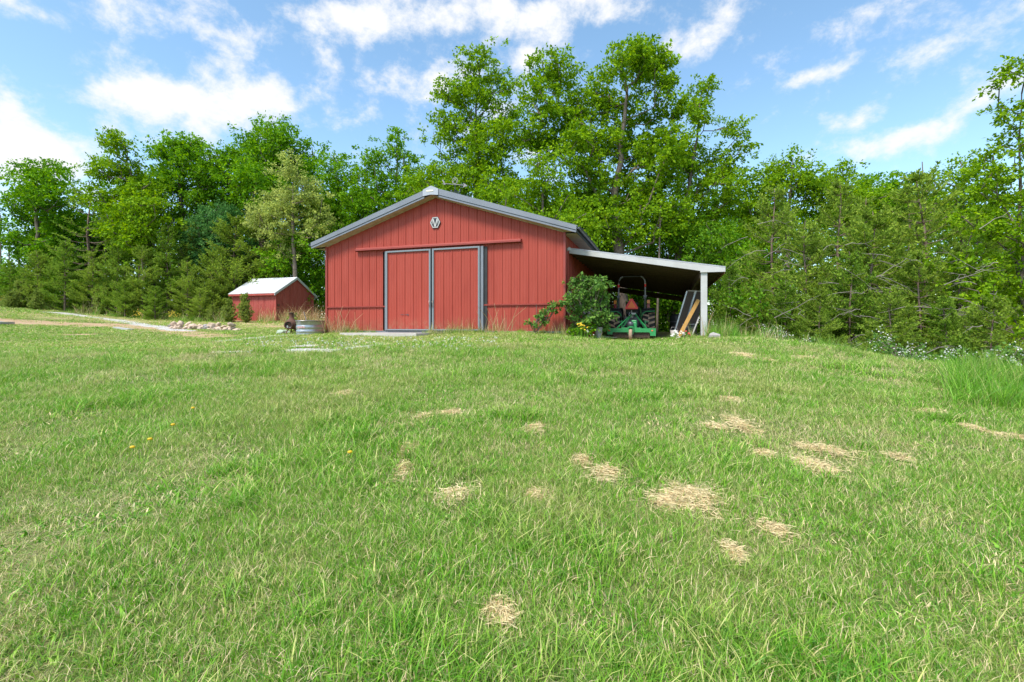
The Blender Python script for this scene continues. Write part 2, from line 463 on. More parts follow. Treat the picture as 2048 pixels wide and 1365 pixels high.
def axis(a, b, st, far):
    t = list(np.arange(a, b + 1e-6, st)); s = st
    lo, hi = [], []
    v = a
    while v > -far: s = min(s * 1.18, 60); v -= s; lo.append(v)
    s = st; v = b
    while v < far: s = min(s * 1.18, 60); v += s; hi.append(v)
    return np.array(lo[::-1] + t + hi)
gx, gy = axis(-20, 13, .2, 900), axis(0, 30, .2, 900)
XX, YY = np.meshgrid(gx, gy, indexing='ij')
ZZ = G(XX, YY)
def segd(x, y, pts):
    """distance to a polyline of (x, y)"""
    best = np.full(np.shape(x), 1e9)
    for (ax, ay), (bx, by) in zip(pts[:-1], pts[1:]):
        dx, dy = bx - ax, by - ay
        t = np.clip(((x - ax) * dx + (y - ay) * dy) / (dx * dx + dy * dy + 1e-9), 0, 1)
        best = np.minimum(best, np.hypot(x - ax - t * dx, y - ay - t * dy))
    return best
def h2(px, py): return hit(px, py)[:2]
# (kind, polyline of picture points on the ground, half width in metres, strength)
PATCH = [('dirt', [(-60,640),(60,646),(180,650),(290,656)], 1.5, 1.0), ('dirt', [(290,656),(380,667),(440,674)], .9, .85),
         ('dirt', [(120,670),(170,670)], .35, .7), ('dirt', [(430,640),(540,652),(600,656)], .9, .55),
         ('dirt', [(240,690),(330,680)], .4, .3), ('dirt', [(560,688),(640,690)], .5, .35),
         ('gravel', [(110,625),(230,640),(330,655),(370,662)], .5, .9), ('gravel', [(455,681),(520,676),(575,671)], .45, 1.0),
         ('gravel', [(598,702),(660,702)], .32, 1.25), ('gravel', [(660,702),(720,694),(785,688)], .18, .9), ('gravel', [(590,693),(625,692)], .18, .9),
         ('gravel', [(425,705),(480,704)], .2, .6), ('gravel', [(700,690),(760,686)], .3, .5), ('gravel', [(1045,700),(1180,697)], .2, .2),
         ('dry', [(-60,625),(200,636),(480,650),(540,655)], 2.6, .8), ('dry', [(560,672),(1100,690)], .8, .5), ('dry', [(0,690),(500,690)], 1.2, .5)]
WP = [(k, [h2(*p) for p in pts], w, s) for k, pts, w, s in PATCH]
def patch_mask(kind, x, y):
    m = np.zeros(np.shape(x))
    for k, pts, w, s in WP:
        if k == kind: m = np.maximum(m, np.clip((w * 1.35 - segd(x, y, pts)) / (w * .7), 0, 1) * s)
    if kind == 'dirt':
        lx = TC * (x - BX) - TS * (y - BY); ly = TS * (x - BX) + TC * (y - BY)
        m = np.maximum(m, np.clip(np.minimum(np.minimum((lx - .35) / .3, (4.15 - lx) / .3), np.minimum((ly - .35) / .3, (14.5 - ly) / .5)), 0, 1) * 1.3)
        m = np.maximum(m, np.clip((x - 10.5 + .1 * (y - 10)) / 2.5, 0, .6) * (y > 5) * (y < 30))
    return m
def ground_material():
    M = bpy.data.materials.new('ground'); M.use_nodes = True
    nt = M.node_tree; N, L = nt.nodes, nt.links
    Pn = N['Principled BSDF']; Pn.inputs['Roughness'].default_value = .95; Pn.inputs['Specular IOR Level'].default_value = .15
    tc = N.new('ShaderNodeTexCoord')
    def nz(sc, det=5, rough=.6):
        n = N.new('ShaderNodeTexNoise'); n.inputs['Scale'].default_value = sc; n.inputs['Detail'].default_value = det; n.inputs['Roughness'].default_value = rough
        L.new(tc.outputs['Object'], n.inputs['Vector']); return n.outputs['Fac']
    def ramp(v, a, b):
        r = N.new('ShaderNodeMapRange'); r.inputs['From Min'].default_value = a; r.inputs['From Max'].default_value = b
        L.new(v, r.inputs['Value']); return r.outputs[0]
    def mixc(f, a, c):
        x = N.new('ShaderNodeMix'); x.data_type = 'RGBA'; L.new(f, x.inputs[0])
        if isinstance(a, tuple): x.inputs[6].default_value = (*a, 1)
        else: L.new(a, x.inputs[6])
        if isinstance(c, tuple): x.inputs[7].default_value = (*c, 1)
        else: L.new(c, x.inputs[7])
        return x.outputs[2]
    def att(nm, sc, amt):
        a = N.new('ShaderNodeAttribute'); a.attribute_name = nm
        m = N.new('ShaderNodeMath'); m.operation = 'MULTIPLY_ADD'; L.new(ramp(nz(sc, 7, .7), .3, .7), m.inputs[0]); m.inputs[1].default_value = amt; m.inputs[2].default_value = 1 - amt * .6
        s = N.new('ShaderNodeMath'); s.operation = 'MULTIPLY'; L.new(m.outputs[0], s.inputs[0]); L.new(a.outputs['Fac'], s.inputs[1])
        return ramp(s.outputs[0], .3, .6)
    grass = mixc(ramp(nz(1.1, 6), .35, .65), (.10, .15, .032), (.15, .18, .05))
    grass = mixc(ramp(nz(.35, 6), .5, .7), grass, (.24, .22, .09))
    grass = mixc(ramp(nz(35, 3), .5, .75), grass, (.20, .155, .08))
    grass = mixc(att('dry', 1.2, .8), grass, (.38, .32, .15))
    dirt = mixc(ramp(nz(2.5, 6), .35, .65), (.42, .27, .155), (.52, .37, .23))
    grass = mixc(att('dirt', 1.6, .9), grass, dirt)
    grav = mixc(ramp(nz(30, 4), .35, .65), (.62, .58, .53), (.42, .39, .36))
    grass = mixc(att('gravel', 2.6, 1.0), grass, grav)
    L.new(grass, Pn.inputs['Base Color'])
    b = N.new('ShaderNodeBump'); b.inputs['Strength'].default_value = .5; b.inputs['Distance'].default_value = .03
    L.new(nz(28, 6), b.inputs['Height']); L.new(b.outputs[0], Pn.inputs['Normal'])
    return M
def build_ground():
    nx, ny = len(gx), len(gy)
    v = np.stack([XX, YY, ZZ], -1).reshape(-1, 3)
    i = np.arange((nx) * ny).reshape(nx, ny)
    f = np.stack([i[:-1, :-1], i[1:, :-1], i[1:, 1:], i[:-1, 1:]], -1).reshape(-1, 4)
    me = mesh_np('ground', v, [f], ground_material(), smooth=True)
    for k in ('dirt', 'gravel', 'dry'):
        a = me.attributes.new(k, 'FLOAT', 'POINT')
        a.data.foreach_set('value', patch_mask(k, XX, YY).ravel().astype(np.float32))
    tag(link('ground', me), kind='structure')
build_ground()

# ------------------------------------------------------------------ barn
W, L_ = 9.14, 13.7
def wall_top(x): return 4.705 - .328 * abs(x + W / 2)
barn = thing('barn', 'large red ribbed steel barn with grey roof and two tall sliding doors', 'barn', (BX, BY, BZ), -TH)
PITCH = W / 30
def siding(m, x0, x1, zb, zt, y=0.0, mi=0):
    """one ribbed steel strip facing -y; zt is a function of x"""
    w = x1 - x0
    pr = [(0, 0), (.010, .022), (.030, .022), (.042, 0), (.125, 0), (.131, .006), (.147, .006), (.153, 0), (.225, 0), (.231, .006), (.247, .006), (.253, 0), (w, 0)]
    pr = [(min(a, w), d) for a, d in pr]
    vs, fs = [], []
    for a, d in pr:
        x = x0 + a
        vs += [(x, y - d, zb), (x, y - d, zt(x))]
    for k in range(len(pr) - 1): fs.append((2 * k, 2 * k + 2, 2 * k + 3, 2 * k + 1))
    m.add(vs, fs, mi)
DOOR0, DOOR1, DTOP = -6.50, -2.76, 2.90
for k in range(30):
    x0 = -W + k * PITCH; x1 = x0 + PITCH
    over = x1 > DOOR0 + .05 and x0 < DOOR1 - .05
    m = MB(); siding(m, x0, x1, DTOP if over else .915, wall_top)
    m.build('wall_panel', RED, barn)
    if not over:
        m = MB(); siding(m, x0, x1, .03, lambda x: .885); m.build('lower_wall_panel', RED, barn)
for a, b in ((-W, DOOR0), (DOOR1, 0.0)):
    m = MB(); m.prism([(-.03, .895), (-.055, .885), (-.058, .93), (-.002, .935), (-.002, .885)], a, b, 'x'); m.build('girt_trim', RED2, barn)
# long walls and back, ribs joined
def flank(name, x, sgn, y0, y1, z0, zt):
    m = MB(); n = round((y1 - y0) / PITCH)
    for k in range(n):
        a = y0 + k * PITCH
        pr = [(0, 0), (.010, .022), (.030, .022), (.042, 0), (PITCH, 0)]
        vs = []
        for t, d in pr: vs += [(x + sgn * d, a + t, z0), (x + sgn * d, a + t, zt)]
        m.add(vs, [(2 * i, 2 * i + 2, 2 * i + 3, 2 * i + 1) for i in range(4)])
    o = m.build(name, RED, barn); return o
for x, s in ((0.0, 1), (-W, -1)):
    tag(flank('side_siding', x, s, .0, L_, .915, 3.2), kind='stuff')
    tag(flank('lower_side_siding', x, s, .0, L_, .03, .885), kind='stuff')
    m = MB(); m.box((x + s * .03, L_ / 2, .905), (.055, L_, .045)); m.build('girt_trim', RED2, barn)
m = MB(); m.prism([(-W, .03), (0, .03), (0, 3.2), (-W / 2, 4.7), (-W, 3.2)], L_, L_ + .03, 'y'); m.build('back_wall', RED, barn)
for x in (-W, 0.0):
    s = 1 if x == 0 else -1
    m = MB(); m.box((x + s * .012, -.028, 1.62), (.07, .05, 3.17)); m.box((x + s * .035, .035, 1.62), (.025, .09, 3.17)); m.build('corner_trim', RED2, barn)
m = MB(); m.box((-W / 2, -.01, -.02), (W - .02, .06, .10)); m.build('foundation_strip', GREYTRIM, barn)
# roof
OV, FR, BK = .45, -.32, 14.0
def rz(d): return 4.98 - .328 * d
for s in (-1, 1):
    m = MB()
    d1 = W / 2 + OV
    xs = [-W / 2 + s * d for d in (0.0, d1)]
    m.add([(xs[0], FR, rz(0)), (xs[1], FR, rz(d1)), (xs[1], BK, rz(d1)), (xs[0], BK, rz(0)),
           (xs[0], FR, rz(0) - .05), (xs[1], FR, rz(d1) - .05), (xs[1], BK, rz(d1) - .05), (xs[0], BK, rz(0) - .05)],
          [(0, 1, 2, 3), (7, 6, 5, 4), (0, 4, 5, 1), (1, 5, 6, 2), (2, 6, 7, 3)])
    for k in range(46):
        y = FR + .15 + k * .305
        m.bar((xs[0], y, rz(0) + .01), (xs[1], y, rz(d1) + .01), .05, .03)
    m.build('roof_panel', ROOFGREY, barn)
    # rake fascia in two steps, as a folded trim
    a, b = 0.26, d1
    def zf(d, k): return (4.955 - .326 * d) if k else (4.695 - .3155 * d)
    def x_(d): return -W / 2 + s * d
    m = MB()
    mid = lambda d: zf(d, 0) + .075
    m.prism([(x_(a), zf(a, 1) + .012), (x_(b), zf(b, 1) + .012), (x_(b), mid(b)), (x_(a), mid(a))], FR - .05, FR - .005, 'y')
    m.prism([(x_(a), mid(a) - .012), (x_(b), mid(b) - .012), (x_(b - .02), zf(b, 0)), (x_(a), zf(a, 0))], FR - .028, FR - .008, 'y')
    m.build('rake_trim', GREYTRIM, barn)
    # soffit under the front overhang
    m = MB()
    m.add([(x_(0), FR, zf(0, 0) + .02), (x_(b - .03), FR, zf(b, 0) + .02), (x_(W / 2), .01, 3.21), (x_(0), .01, 4.71)], [(0, 1, 2, 3)])
    m.bar((x_(0), -.012, 4.70), (x_(W / 2), -.012, 3.205), .02, .03, (0, 1, 0))
    m.build('front_soffit', SOFFIT, barn)
    m = MB()
    m.box((-W / 2 + s * (W / 2 + OV / 2 - .02), (BK + .01) / 2, 3.15), (OV - .05, BK - .02, .02)); m.build('eave_soffit', SOFFIT, barn)
    m = MB()
    gxp = -W / 2 + s * (W / 2 + OV + .055)
    pts = [(gxp + .06 * math.cos(t), 3.30 + .085 * math.sin(t)) for t in np.linspace(math.pi, 2 * math.pi, 9)]
    pts += [(gxp + .052 * math.cos(t), 3.305 + .075 * math.sin(t)) for t in np.linspace(2 * math.pi, math.pi, 9)]
    m.prism(pts, FR - .03, BK, 'y')
    m.box((gxp - s * .075, (FR + BK) / 2, 3.235), (.02, BK - FR, .19))
    m.build('gutter', DARKSTEEL, barn)
m = MB()
m.prism([(-W / 2 - .29, 4.885), (-W / 2 - .06, 4.975), (-W / 2, 5.0), (-W / 2 + .06, 4.975), (-W / 2 + .29, 4.885), (-W / 2 + .29, 4.665), (-W / 2, 4.70), (-W / 2 - .29, 4.665)], FR - .085, FR - .052, 'y')
m.build('peak_trim', mat('pale_grey_steel', (.40, .41, .44), .4, .2), barn)
m = MB(); m.box((-W / 2 - .02, FR - .09, 4.83), (.26, .012, .055)); m.build('peak_plate', mat('cream_plate', (.75, .70, .58), .5), barn)
m = MB(); m.prism([(-W / 2 - .22, 4.925), (-W / 2, 5.01), (-W / 2 + .22, 4.925), (-W / 2, 5.03)], FR + .01, BK, 'y'); m.build('ridge_cap', ROOFGREY, barn)
# sliding doors
def door(x0, x1):
    d = MB(); y = -.10
    n = max(1, round((x1 - x0 - .14) / PITCH)); w = (x1 - x0 - .13) / n
    fr = MB()
    fr.box((x0 + .033, y - .02, 1.47), (.066, .06, 2.84)); fr.box((x1 - .033, y - .02, 1.47), (.066, .06, 2.84))
    fr.box(((x0 + x1) / 2, y - .022, 2.862), (x1 - x0 - .134, .055, .058)); fr.box(((x0 + x1) / 2, y - .022, .065), (x1 - x0 - .134, .055, .045))
    root = fr.build('sliding_door', mat('door_frame', (.20, .225, .245), .45, .1), barn, bevel=.006)
    for k in range(n):
        p = MB(); siding(p, x0 + .065 + k * w, x0 + .065 + (k + 1) * w, .09, lambda x: 2.835, y + .005); p.build('door_panel', RED, root)
    return root
d1 = door(-6.50, -4.70); d2 = door(-4.645, -2.86)
for root, x in ((d1, -4.735), (d2, -4.612)):
    h = MB(); h.tube([(x, -.155, .86), (x, -.19, .88), (x, -.19, 1.06), (x, -.155, 1.08)], .011, 8); h.box((x, -.153, .97), (.03, .006, .26)); h.build('handle', STEEL, root)
m = MB(); m.box((-5.62, -.112, .60), (.085, .012, .035), Matrix.Rotation(.25, 3, 'Y')); m.box((-5.80, -.11, .605), (.22, .008, .012)); m.build('dent_patch', DARKSTEEL, d1)
m = MB(); m.box((-2.80, -.05, 1.47), (.10, .10, 2.86)); m.build('door_jamb', GREYTRIM, barn, bevel=.006)
m = MB(); m.box((-6.545, -.045, 1.47), (.05, .07, 2.86)); m.build('door_jamb', GREYTRIM, barn)
m = MB(); m.box((-4.63, -.03, 1.45), (4.0, .02, 2.86)); m.build('door_backing', BLACK, barn)
m = MB()
m.prism([(-.002, 3.075), (-.11, 3.065), (-.15, 3.02), (-.15, 2.965), (-.14, 2.965), (-.14, 3.01), (-.105, 3.053), (-.002, 3.06)], -7.79, -1.42, 'x')
for x in (-7.785, -1.425): m.prism([(-.002, 3.075), (-.11, 3.065), (-.15, 3.02), (-.15, 2.965), (-.09, 2.94), (-.002, 2.95)], x - .006, x + .006, 'x')
m.build('door_track', RED2, barn)

# emblem: hexagon plate with an M
em = thing('emblem_sign', 'black and white hexagon emblem with letter M under the barn peak', 'sign', Bl(-4.571, -.03, 3.818), -TH)
hexa = lambda r: [(r * math.cos(R(60 * k)) * .93, r * math.sin(R(60 * k)) * 1.03) for k in range(6)]
m = MB(); m.prism(hexa(.222), -.015, .006, 'y'); m.build('backing_plate', mat('dark_plate', (.03, .032, .04), .5), em)
m = MB()
o_, i_ = hexa(.205), hexa(.172)
for k in range(6):
    m.prism([o_[k], o_[(k + 1) % 6], i_[(k + 1) % 6], i_[k]], -.022, -.016, 'y')
m.build('border', WHITE, em)
m = MB()
def stroke(a, b, w):
    m.prism([(a[0] - w, a[1]), (a[0] + w, a[1]), (b[0] + w, b[1]), (b[0] - w, b[1])], -.023, -.0165, 'y')
for i, (a_, b_, w_) in enumerate((((-.082, .135), (-.004, -.145), .021), ((.082, .135), (.004, -.145), .021), ((-.082, .128), (-.120, -.05), .010), ((.082, .128), (.120, -.05), .010))):
    m.prism([(a_[0] - w_, a_[1]), (a_[0] + w_, a_[1]), (b_[0] + w_, b_[1]), (b_[0] - w_, b_[1])], -.0225 - .0012 * i, -.0165, 'y')
m.build('letter', WHITE, em)

# weather vane on the ridge
wv = thing('weather_vane', 'thin grey weather vane with arrow and round ornament on the barn ridge', 'weather vane', Bl(-W / 2, 1.6, 4.99), -TH)
m = MB(); m.tube([(0, 0, 0), (0, 0, .62)], .011, 6); m.lathe([(.05, 0), (.03, .03), (.012, .06)], n=10); m.build('mast', DARKSTEEL, wv)
m = MB(); m.tube([(-.20, .05, .33), (.20, -.05, .33)], .008, 6); m.tube([(.05, .20, .33), (-.05, -.20, .33)], .008, 6)
for p in ((-.22, .055), (.22, -.055), (.055, .22), (-.055, -.22)): m.box((p[0], p[1], .33), (.05, .015, .06))
m.build('compass_arm', DARKSTEEL, wv)
m = MB(); m.tube([(-.42, 0, .70), (.42, 0, .56)], .012, 6)
m.prism([(-.40, .66), (-.50, .86), (-.55, .86), (-.46, .70), (-.56, .72), (-.44, .66)], -.01, .01, 'y'); m.prism([(.34, .66), (.52, .54), (.32, .48), (.38, .57)], -.01, .01, 'y')
m.build('arrow', mat('pale_vane', (.27, .255, .26), .5), wv)
m = MB(); m.tube([(.11 * math.cos(t) , 0, .77 + .11 * math.sin(t)) for t in np.linspace(0, 2 * math.pi, 17)], .014, 6); m.tube([(-.08, 0, .72), (0, 0, .86), (.08, 0, .72)], .012, 6); m.tube([(0, 0, .62), (0, 0, .68)], .012, 6); m.build('ornament', mat('pale_vane', (.5, .5, .5)), wv)

# light and box on the side wall
fl = thing('wall_light', 'small white flood light on the barn side wall under the eave', 'light', Bl(.03, .32, 2.70), -TH)
m = MB(); m.box((.01, 0, 0), (.03, .09, .09)); m.tube([(.02, 0, .0), (.07, -.03, .02)], .012, 6); m.build('mount', WHITE, fl)
m = MB(); m.lathe([(.02, .06), (.055, 0), (.06, -.05)], (.09, -.06, .0), 'y', 12); m.lathe([(.0, -.045), (.055, -.045)], (.09, -.06, 0), 'y', 12, 0, False); m.build('lamp_head', WHITE, fl)
mb_ = thing('meter_box', 'small white electrical box on the barn side wall above the leafy shrub', 'electrical box', Bl(.03, .45, 1.27), -TH)
m = MB(); m.box((.05, 0, 0), (.10, .2, .17)); m.build('case', WHITE, mb_, bevel=.008)
m = MB(); m.box((.104, 0, 0), (.008, .17, .14)); m.build('cover', WHITE, mb_)

# ------------------------------------------------------------------ lean-to (grows out of the barn: parts of the barn)
LY0, LY1, LX = .70, 13.9, 4.82
def lz(x): return 2.80 - .168 * x
m = MB()
m.add([(0.03, LY0 - .03, lz(.03)), (LX, LY0 - .03, lz(LX)), (LX, LY1, lz(LX)), (.03, LY1, lz(.03)),
       (0.03, LY0 - .03, lz(.03) - .02), (LX, LY0 - .03, lz(LX) - .02), (LX, LY1, lz(LX) - .02), (.03, LY1, lz(.03) - .02)],
      [(0, 1, 2, 3), (7, 6, 5, 4), (0, 4, 5, 1), (1, 5, 6, 2), (2, 6, 7, 3)])
for k in range(60):
    y = LY0 + .02 + k * .225
    if y < LY1: m.bar((.03, y, lz(.03) + .008), (LX, y, lz(LX) + .008), .04, .026)
m.m[1] = 1
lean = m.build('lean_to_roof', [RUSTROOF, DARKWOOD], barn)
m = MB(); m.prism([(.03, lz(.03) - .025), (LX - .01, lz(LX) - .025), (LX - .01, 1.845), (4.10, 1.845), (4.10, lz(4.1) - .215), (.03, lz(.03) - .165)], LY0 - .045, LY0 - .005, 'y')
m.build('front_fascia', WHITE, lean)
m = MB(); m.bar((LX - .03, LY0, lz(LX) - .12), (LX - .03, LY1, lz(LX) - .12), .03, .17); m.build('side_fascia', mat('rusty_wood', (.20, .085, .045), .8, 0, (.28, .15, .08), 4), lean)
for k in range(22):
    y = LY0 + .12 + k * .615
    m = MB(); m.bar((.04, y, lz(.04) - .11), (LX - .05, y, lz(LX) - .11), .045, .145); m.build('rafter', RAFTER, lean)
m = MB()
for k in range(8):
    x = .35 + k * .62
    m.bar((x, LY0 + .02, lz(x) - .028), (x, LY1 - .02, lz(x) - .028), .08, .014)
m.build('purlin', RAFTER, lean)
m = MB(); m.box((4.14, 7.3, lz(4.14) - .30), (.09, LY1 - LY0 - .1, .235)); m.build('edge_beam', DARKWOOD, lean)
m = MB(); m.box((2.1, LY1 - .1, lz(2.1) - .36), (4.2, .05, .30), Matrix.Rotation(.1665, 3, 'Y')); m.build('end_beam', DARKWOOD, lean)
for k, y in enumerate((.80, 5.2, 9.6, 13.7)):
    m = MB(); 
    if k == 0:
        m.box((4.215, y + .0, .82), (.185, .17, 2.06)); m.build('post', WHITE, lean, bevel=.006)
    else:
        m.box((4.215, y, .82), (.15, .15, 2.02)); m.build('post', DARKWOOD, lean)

# ------------------------------------------------------------------ concrete apron before the door
xa = front(700, 671, -.5)[0]
m = MB(); m.prism([(-7.6, -1.25), (-6.6, -1.75), (-4.5, -1.5), (-4.3, -.06), (-6.6, -.06)], -.16, -.035, 'z'); m.build('concrete_apron', CONC, None).location = Bl(0, 0, 0)
ap = bpy.data.objects['concrete_apron']; ap.rotation_euler = (0, 0, -TH); tag(ap, kind='structure')

# ------------------------------------------------------------------ small red shed
sx0, sy0 = (551.4 - 1024) / F * 31, 31
sz0 = CZ + (HZ - 643) / F * 31
shed = thing('garden_shed', 'small red wooden shed with white metal roof standing left of the barn', 'shed', (sx0, sy0, sz0), -TH)
SW, SD, SH, SPK = 3.71, 3.53, 1.95, 3.02
def groove_wall(name, w, pts, axis_):
    m = MB(); n = round(w / .2)
    return m
m = MB()
n = 18
for k in range(n):
    a, b = -SW + k * SW / n, -SW + (k + 1) * SW / n
    m.add([(a, .012, .05), (a + .008, 0, .05), (b - .008, 0, .05), (b, .012, .05), (a, .012, SH), (a + .008, 0, SH), (b - .008, 0, SH), (b, .012, SH)], [(0, 1, 5, 4), (1, 2, 6, 5), (2, 3, 7, 6)])
m.build('front_wall', SHEDRED, shed)
def stop(y): return SH + (SPK - SH) * (1 - abs(y - SD / 2) / (SD / 2))
m = MB(); n = 18
for k in range(n):
    a, b = k * SD / n, (k + 1) * SD / n
    ys = [(a, -.012), (a + .008, 0), (b - .008, 0), (b, -.012)]
    vs = [(x, y, .05) for y, x in ys] + [(x, y, stop(y)) for y, x in ys]
    m.add(vs, [(0, 1, 5, 4), (1, 2, 6, 5), (2, 3, 7, 6)])
m.build('gable_wall', SHEDRED, shed)
m = MB(); m.prism([(0, .05), (SD, .05), (SD, SH), (SD / 2, SPK), (0, SH)], -SW, -SW + .02, 'x'); m.box((-SW / 2, SD, 1), (SW, .02, 1.9)); m.build('rear_wall', SHEDRED, shed)
m = MB(); m.box((.0, -.005, 1.0), (.09, .03, 1.9)); m.build('corner_board', SHEDRED, shed)
m = MB(); m.box((.008, SD - .03, 1.0), (.02, .09, 1.9)); m.build('corner_board', SHEDRED, shed)
m = MB(); m.box((-SW + .03, -.008, 1.0), (.08, .025, 1.9)); m.build('corner_board', SHEDRED, shed)
slope = (SPK - SH) / (SD / 2)
for s in (0, 1):
    m = MB()
    yo = -.22 if s == 0 else SD + .22
    ze = SH - .22 * slope + .06
    zr = SPK + .07
    xl, xr = -SW - .14, .16
    m.add([(xl, yo, ze), (xr, yo, ze), (xr, SD / 2, zr), (xl, SD / 2, zr), (xl, yo, ze - .03), (xr, yo, ze - .03), (xr, SD / 2, zr - .03), (xl, SD / 2, zr - .03)],
          [(0, 1, 2, 3), (7, 6, 5, 4), (0, 4, 5, 1), (1, 5, 6, 2), (3, 7, 4, 0)])
    for k in range(17):
        x = xl + .08 + k * (xr - xl - .16) / 16
        m.bar((x, yo, ze + .006), (x, SD / 2, zr + .006), .03, .022)
    m.build('roof_panel', WHITEROOF, shed)
    m = MB(); m.bar((xr - .015, yo, ze - .10), (xr - .015, SD / 2 + (.01 if s == 0 else -.01), zr - .10), .03, .12); m.build('gable_trim', WHITE, shed)
    m = MB(); m.box(((xl + xr) / 2, yo + (.02 if s == 0 else -.02), ze - .10), (xr - xl - .06, .03, .13)); m.build('eave_board', SHEDRED if s == 0 else WHITE, shed)
m = MB(); m.box((xr - .02, -.21, SH - .22 * slope - .03), (.05, .05, .17)); m.build('trim_end', WHITE, shed)
m = MB(); m.lathe([(.05, 0), (.06, .04), (.05, .09), (.0, .09)], (.02, .18, 1.06), 'x', 10); m.box((.05, .18, 1.12), (.14, .13, .03)); m.build('vent_hood', RUST, shed)
m = MB(); m.box((.02, .2, .85), (.04, .08, .06)); m.build('latch', RUST, shed)
for y in (.25, SD / 2, SD - .25):
    m = MB(); m.box((-SW / 2, y, -.08), (SW - .1, .14, .24)); m.build('skid', DARKWOOD, shed)
for x in (-.5, -1.4, -2.4):
    m = MB(); m.box((x, .15, -.06), (.3, .2, .2)); m.build('footing_block', GREYSTONE, shed)

# ------------------------------------------------------------------ tractor, parked under the lean-to with its back to us
tr = thing('tractor', 'green and black compact tractor seen from behind under the lean-to', 'tractor', Bl(1.93, 3.05, -.25), -TH)
def wheel(x, y, r, w, lugs, par):
    root = MB()
    prof = [(r * .55, -w * .42), (r * .62, -w * .5), (r * .82, -w * .5), (r * .92, -w * .44), (r * .94, 0), (r * .92, w * .44), (r * .82, w * .5), (r * .62, w * .5), (r * .55, w * .42)]
    root.lathe(prof, (0, 0, 0), 'x', 32, 0)
    for k in range(lugs):
        for s in (-1, 1):
            a = 2 * math.pi * (k + (0 if s < 0 else .5)) / lugs
            vs = []
            for t, da in ((-0.04, .0), (.5, -.15)):
                for dr in (.90, 1.0):
                    for dw in (-.085, .085):
                        an = a + da + dw * (1.25 if dr < .95 else .85)
                        rr = r * dr - (.035 * r if t > .4 else 0)
                        vs.append((s * t * w, rr * math.cos(an), rr * math.sin(an)))
            b = len(root.v)
            root.add(vs, [(0, 1, 5, 4), (0, 4, 6, 2), (1, 3, 7, 5), (0, 2, 3, 1), (4, 5, 7, 6)], 0)
            root.add([vs[2], vs[3], vs[7], vs[6]], [(0, 1, 3, 2) if False else (0, 1, 2, 3)], 1)
    tyre = root.build('tyre', [RUBBER, MUD])
    wh = MB(); wh.lathe([(0, -w * .12), (r * .3, -w * .12), (r * .34, -w * .3), (r * .56, -w * .43), (r * .56, w * .43), (r * .34, w * .3), (r * .3, w * .12), (0, w * .12)], (0, 0, 0), 'x', 20)
    rim = wh.build('rim', YELLOWP)
    hub = MB(); hub.lathe([(0, -w * .2), (r * .1, -w * .2), (r * .1, w * .2), (0, w * .2)], (0, 0, 0), 'x', 12)
    h = hub.build('wheel', STEEL, par); h.location = (x, y, r)
    tyre.parent = h; rim.parent = h
    return h
wheel(-.60, 0, .53, .41, 17, tr); wheel(.60, 0, .53, .41, 17, tr)
wheel(-.52, 1.62, .33, .24, 12, tr); wheel(.52, 1.62, .33, .24, 12, tr)
m = MB()
m.box((0, .35, .52), (.36, 1.2, .42)); m.box((0, -.10, .62), (.52, .36, .34)); m.tube([(-.42, 0, .53), (.42, 0, .53)], .11, 12); m.box((0, 1.35, .5), (.3, .9, .26)); m.tube([(-.5, 1.62, .36), (.5, 1.62, .36)], .05, 8)
m.box((0, -.31, .60), (.30, .08, .30)); m.tube([(0, -.46, .50), (0, -.34, .50)], .03, 10)
m.build('transmission', DARKSTEEL, tr, bevel=.015)
m = MB(); m.prism([(.55, .62), (1.95, .62), (1.98, .95), (1.85, 1.06), (.62, 1.16), (.55, 1.1)], -.27, .27, 'x'); m.build('hood', JGREEN, tr, bevel=.03)
m = MB(); m.box((0, .52, 1.02), (.50, .16, .34)); m.build('dashboard', BLACK, tr, bevel=.03)
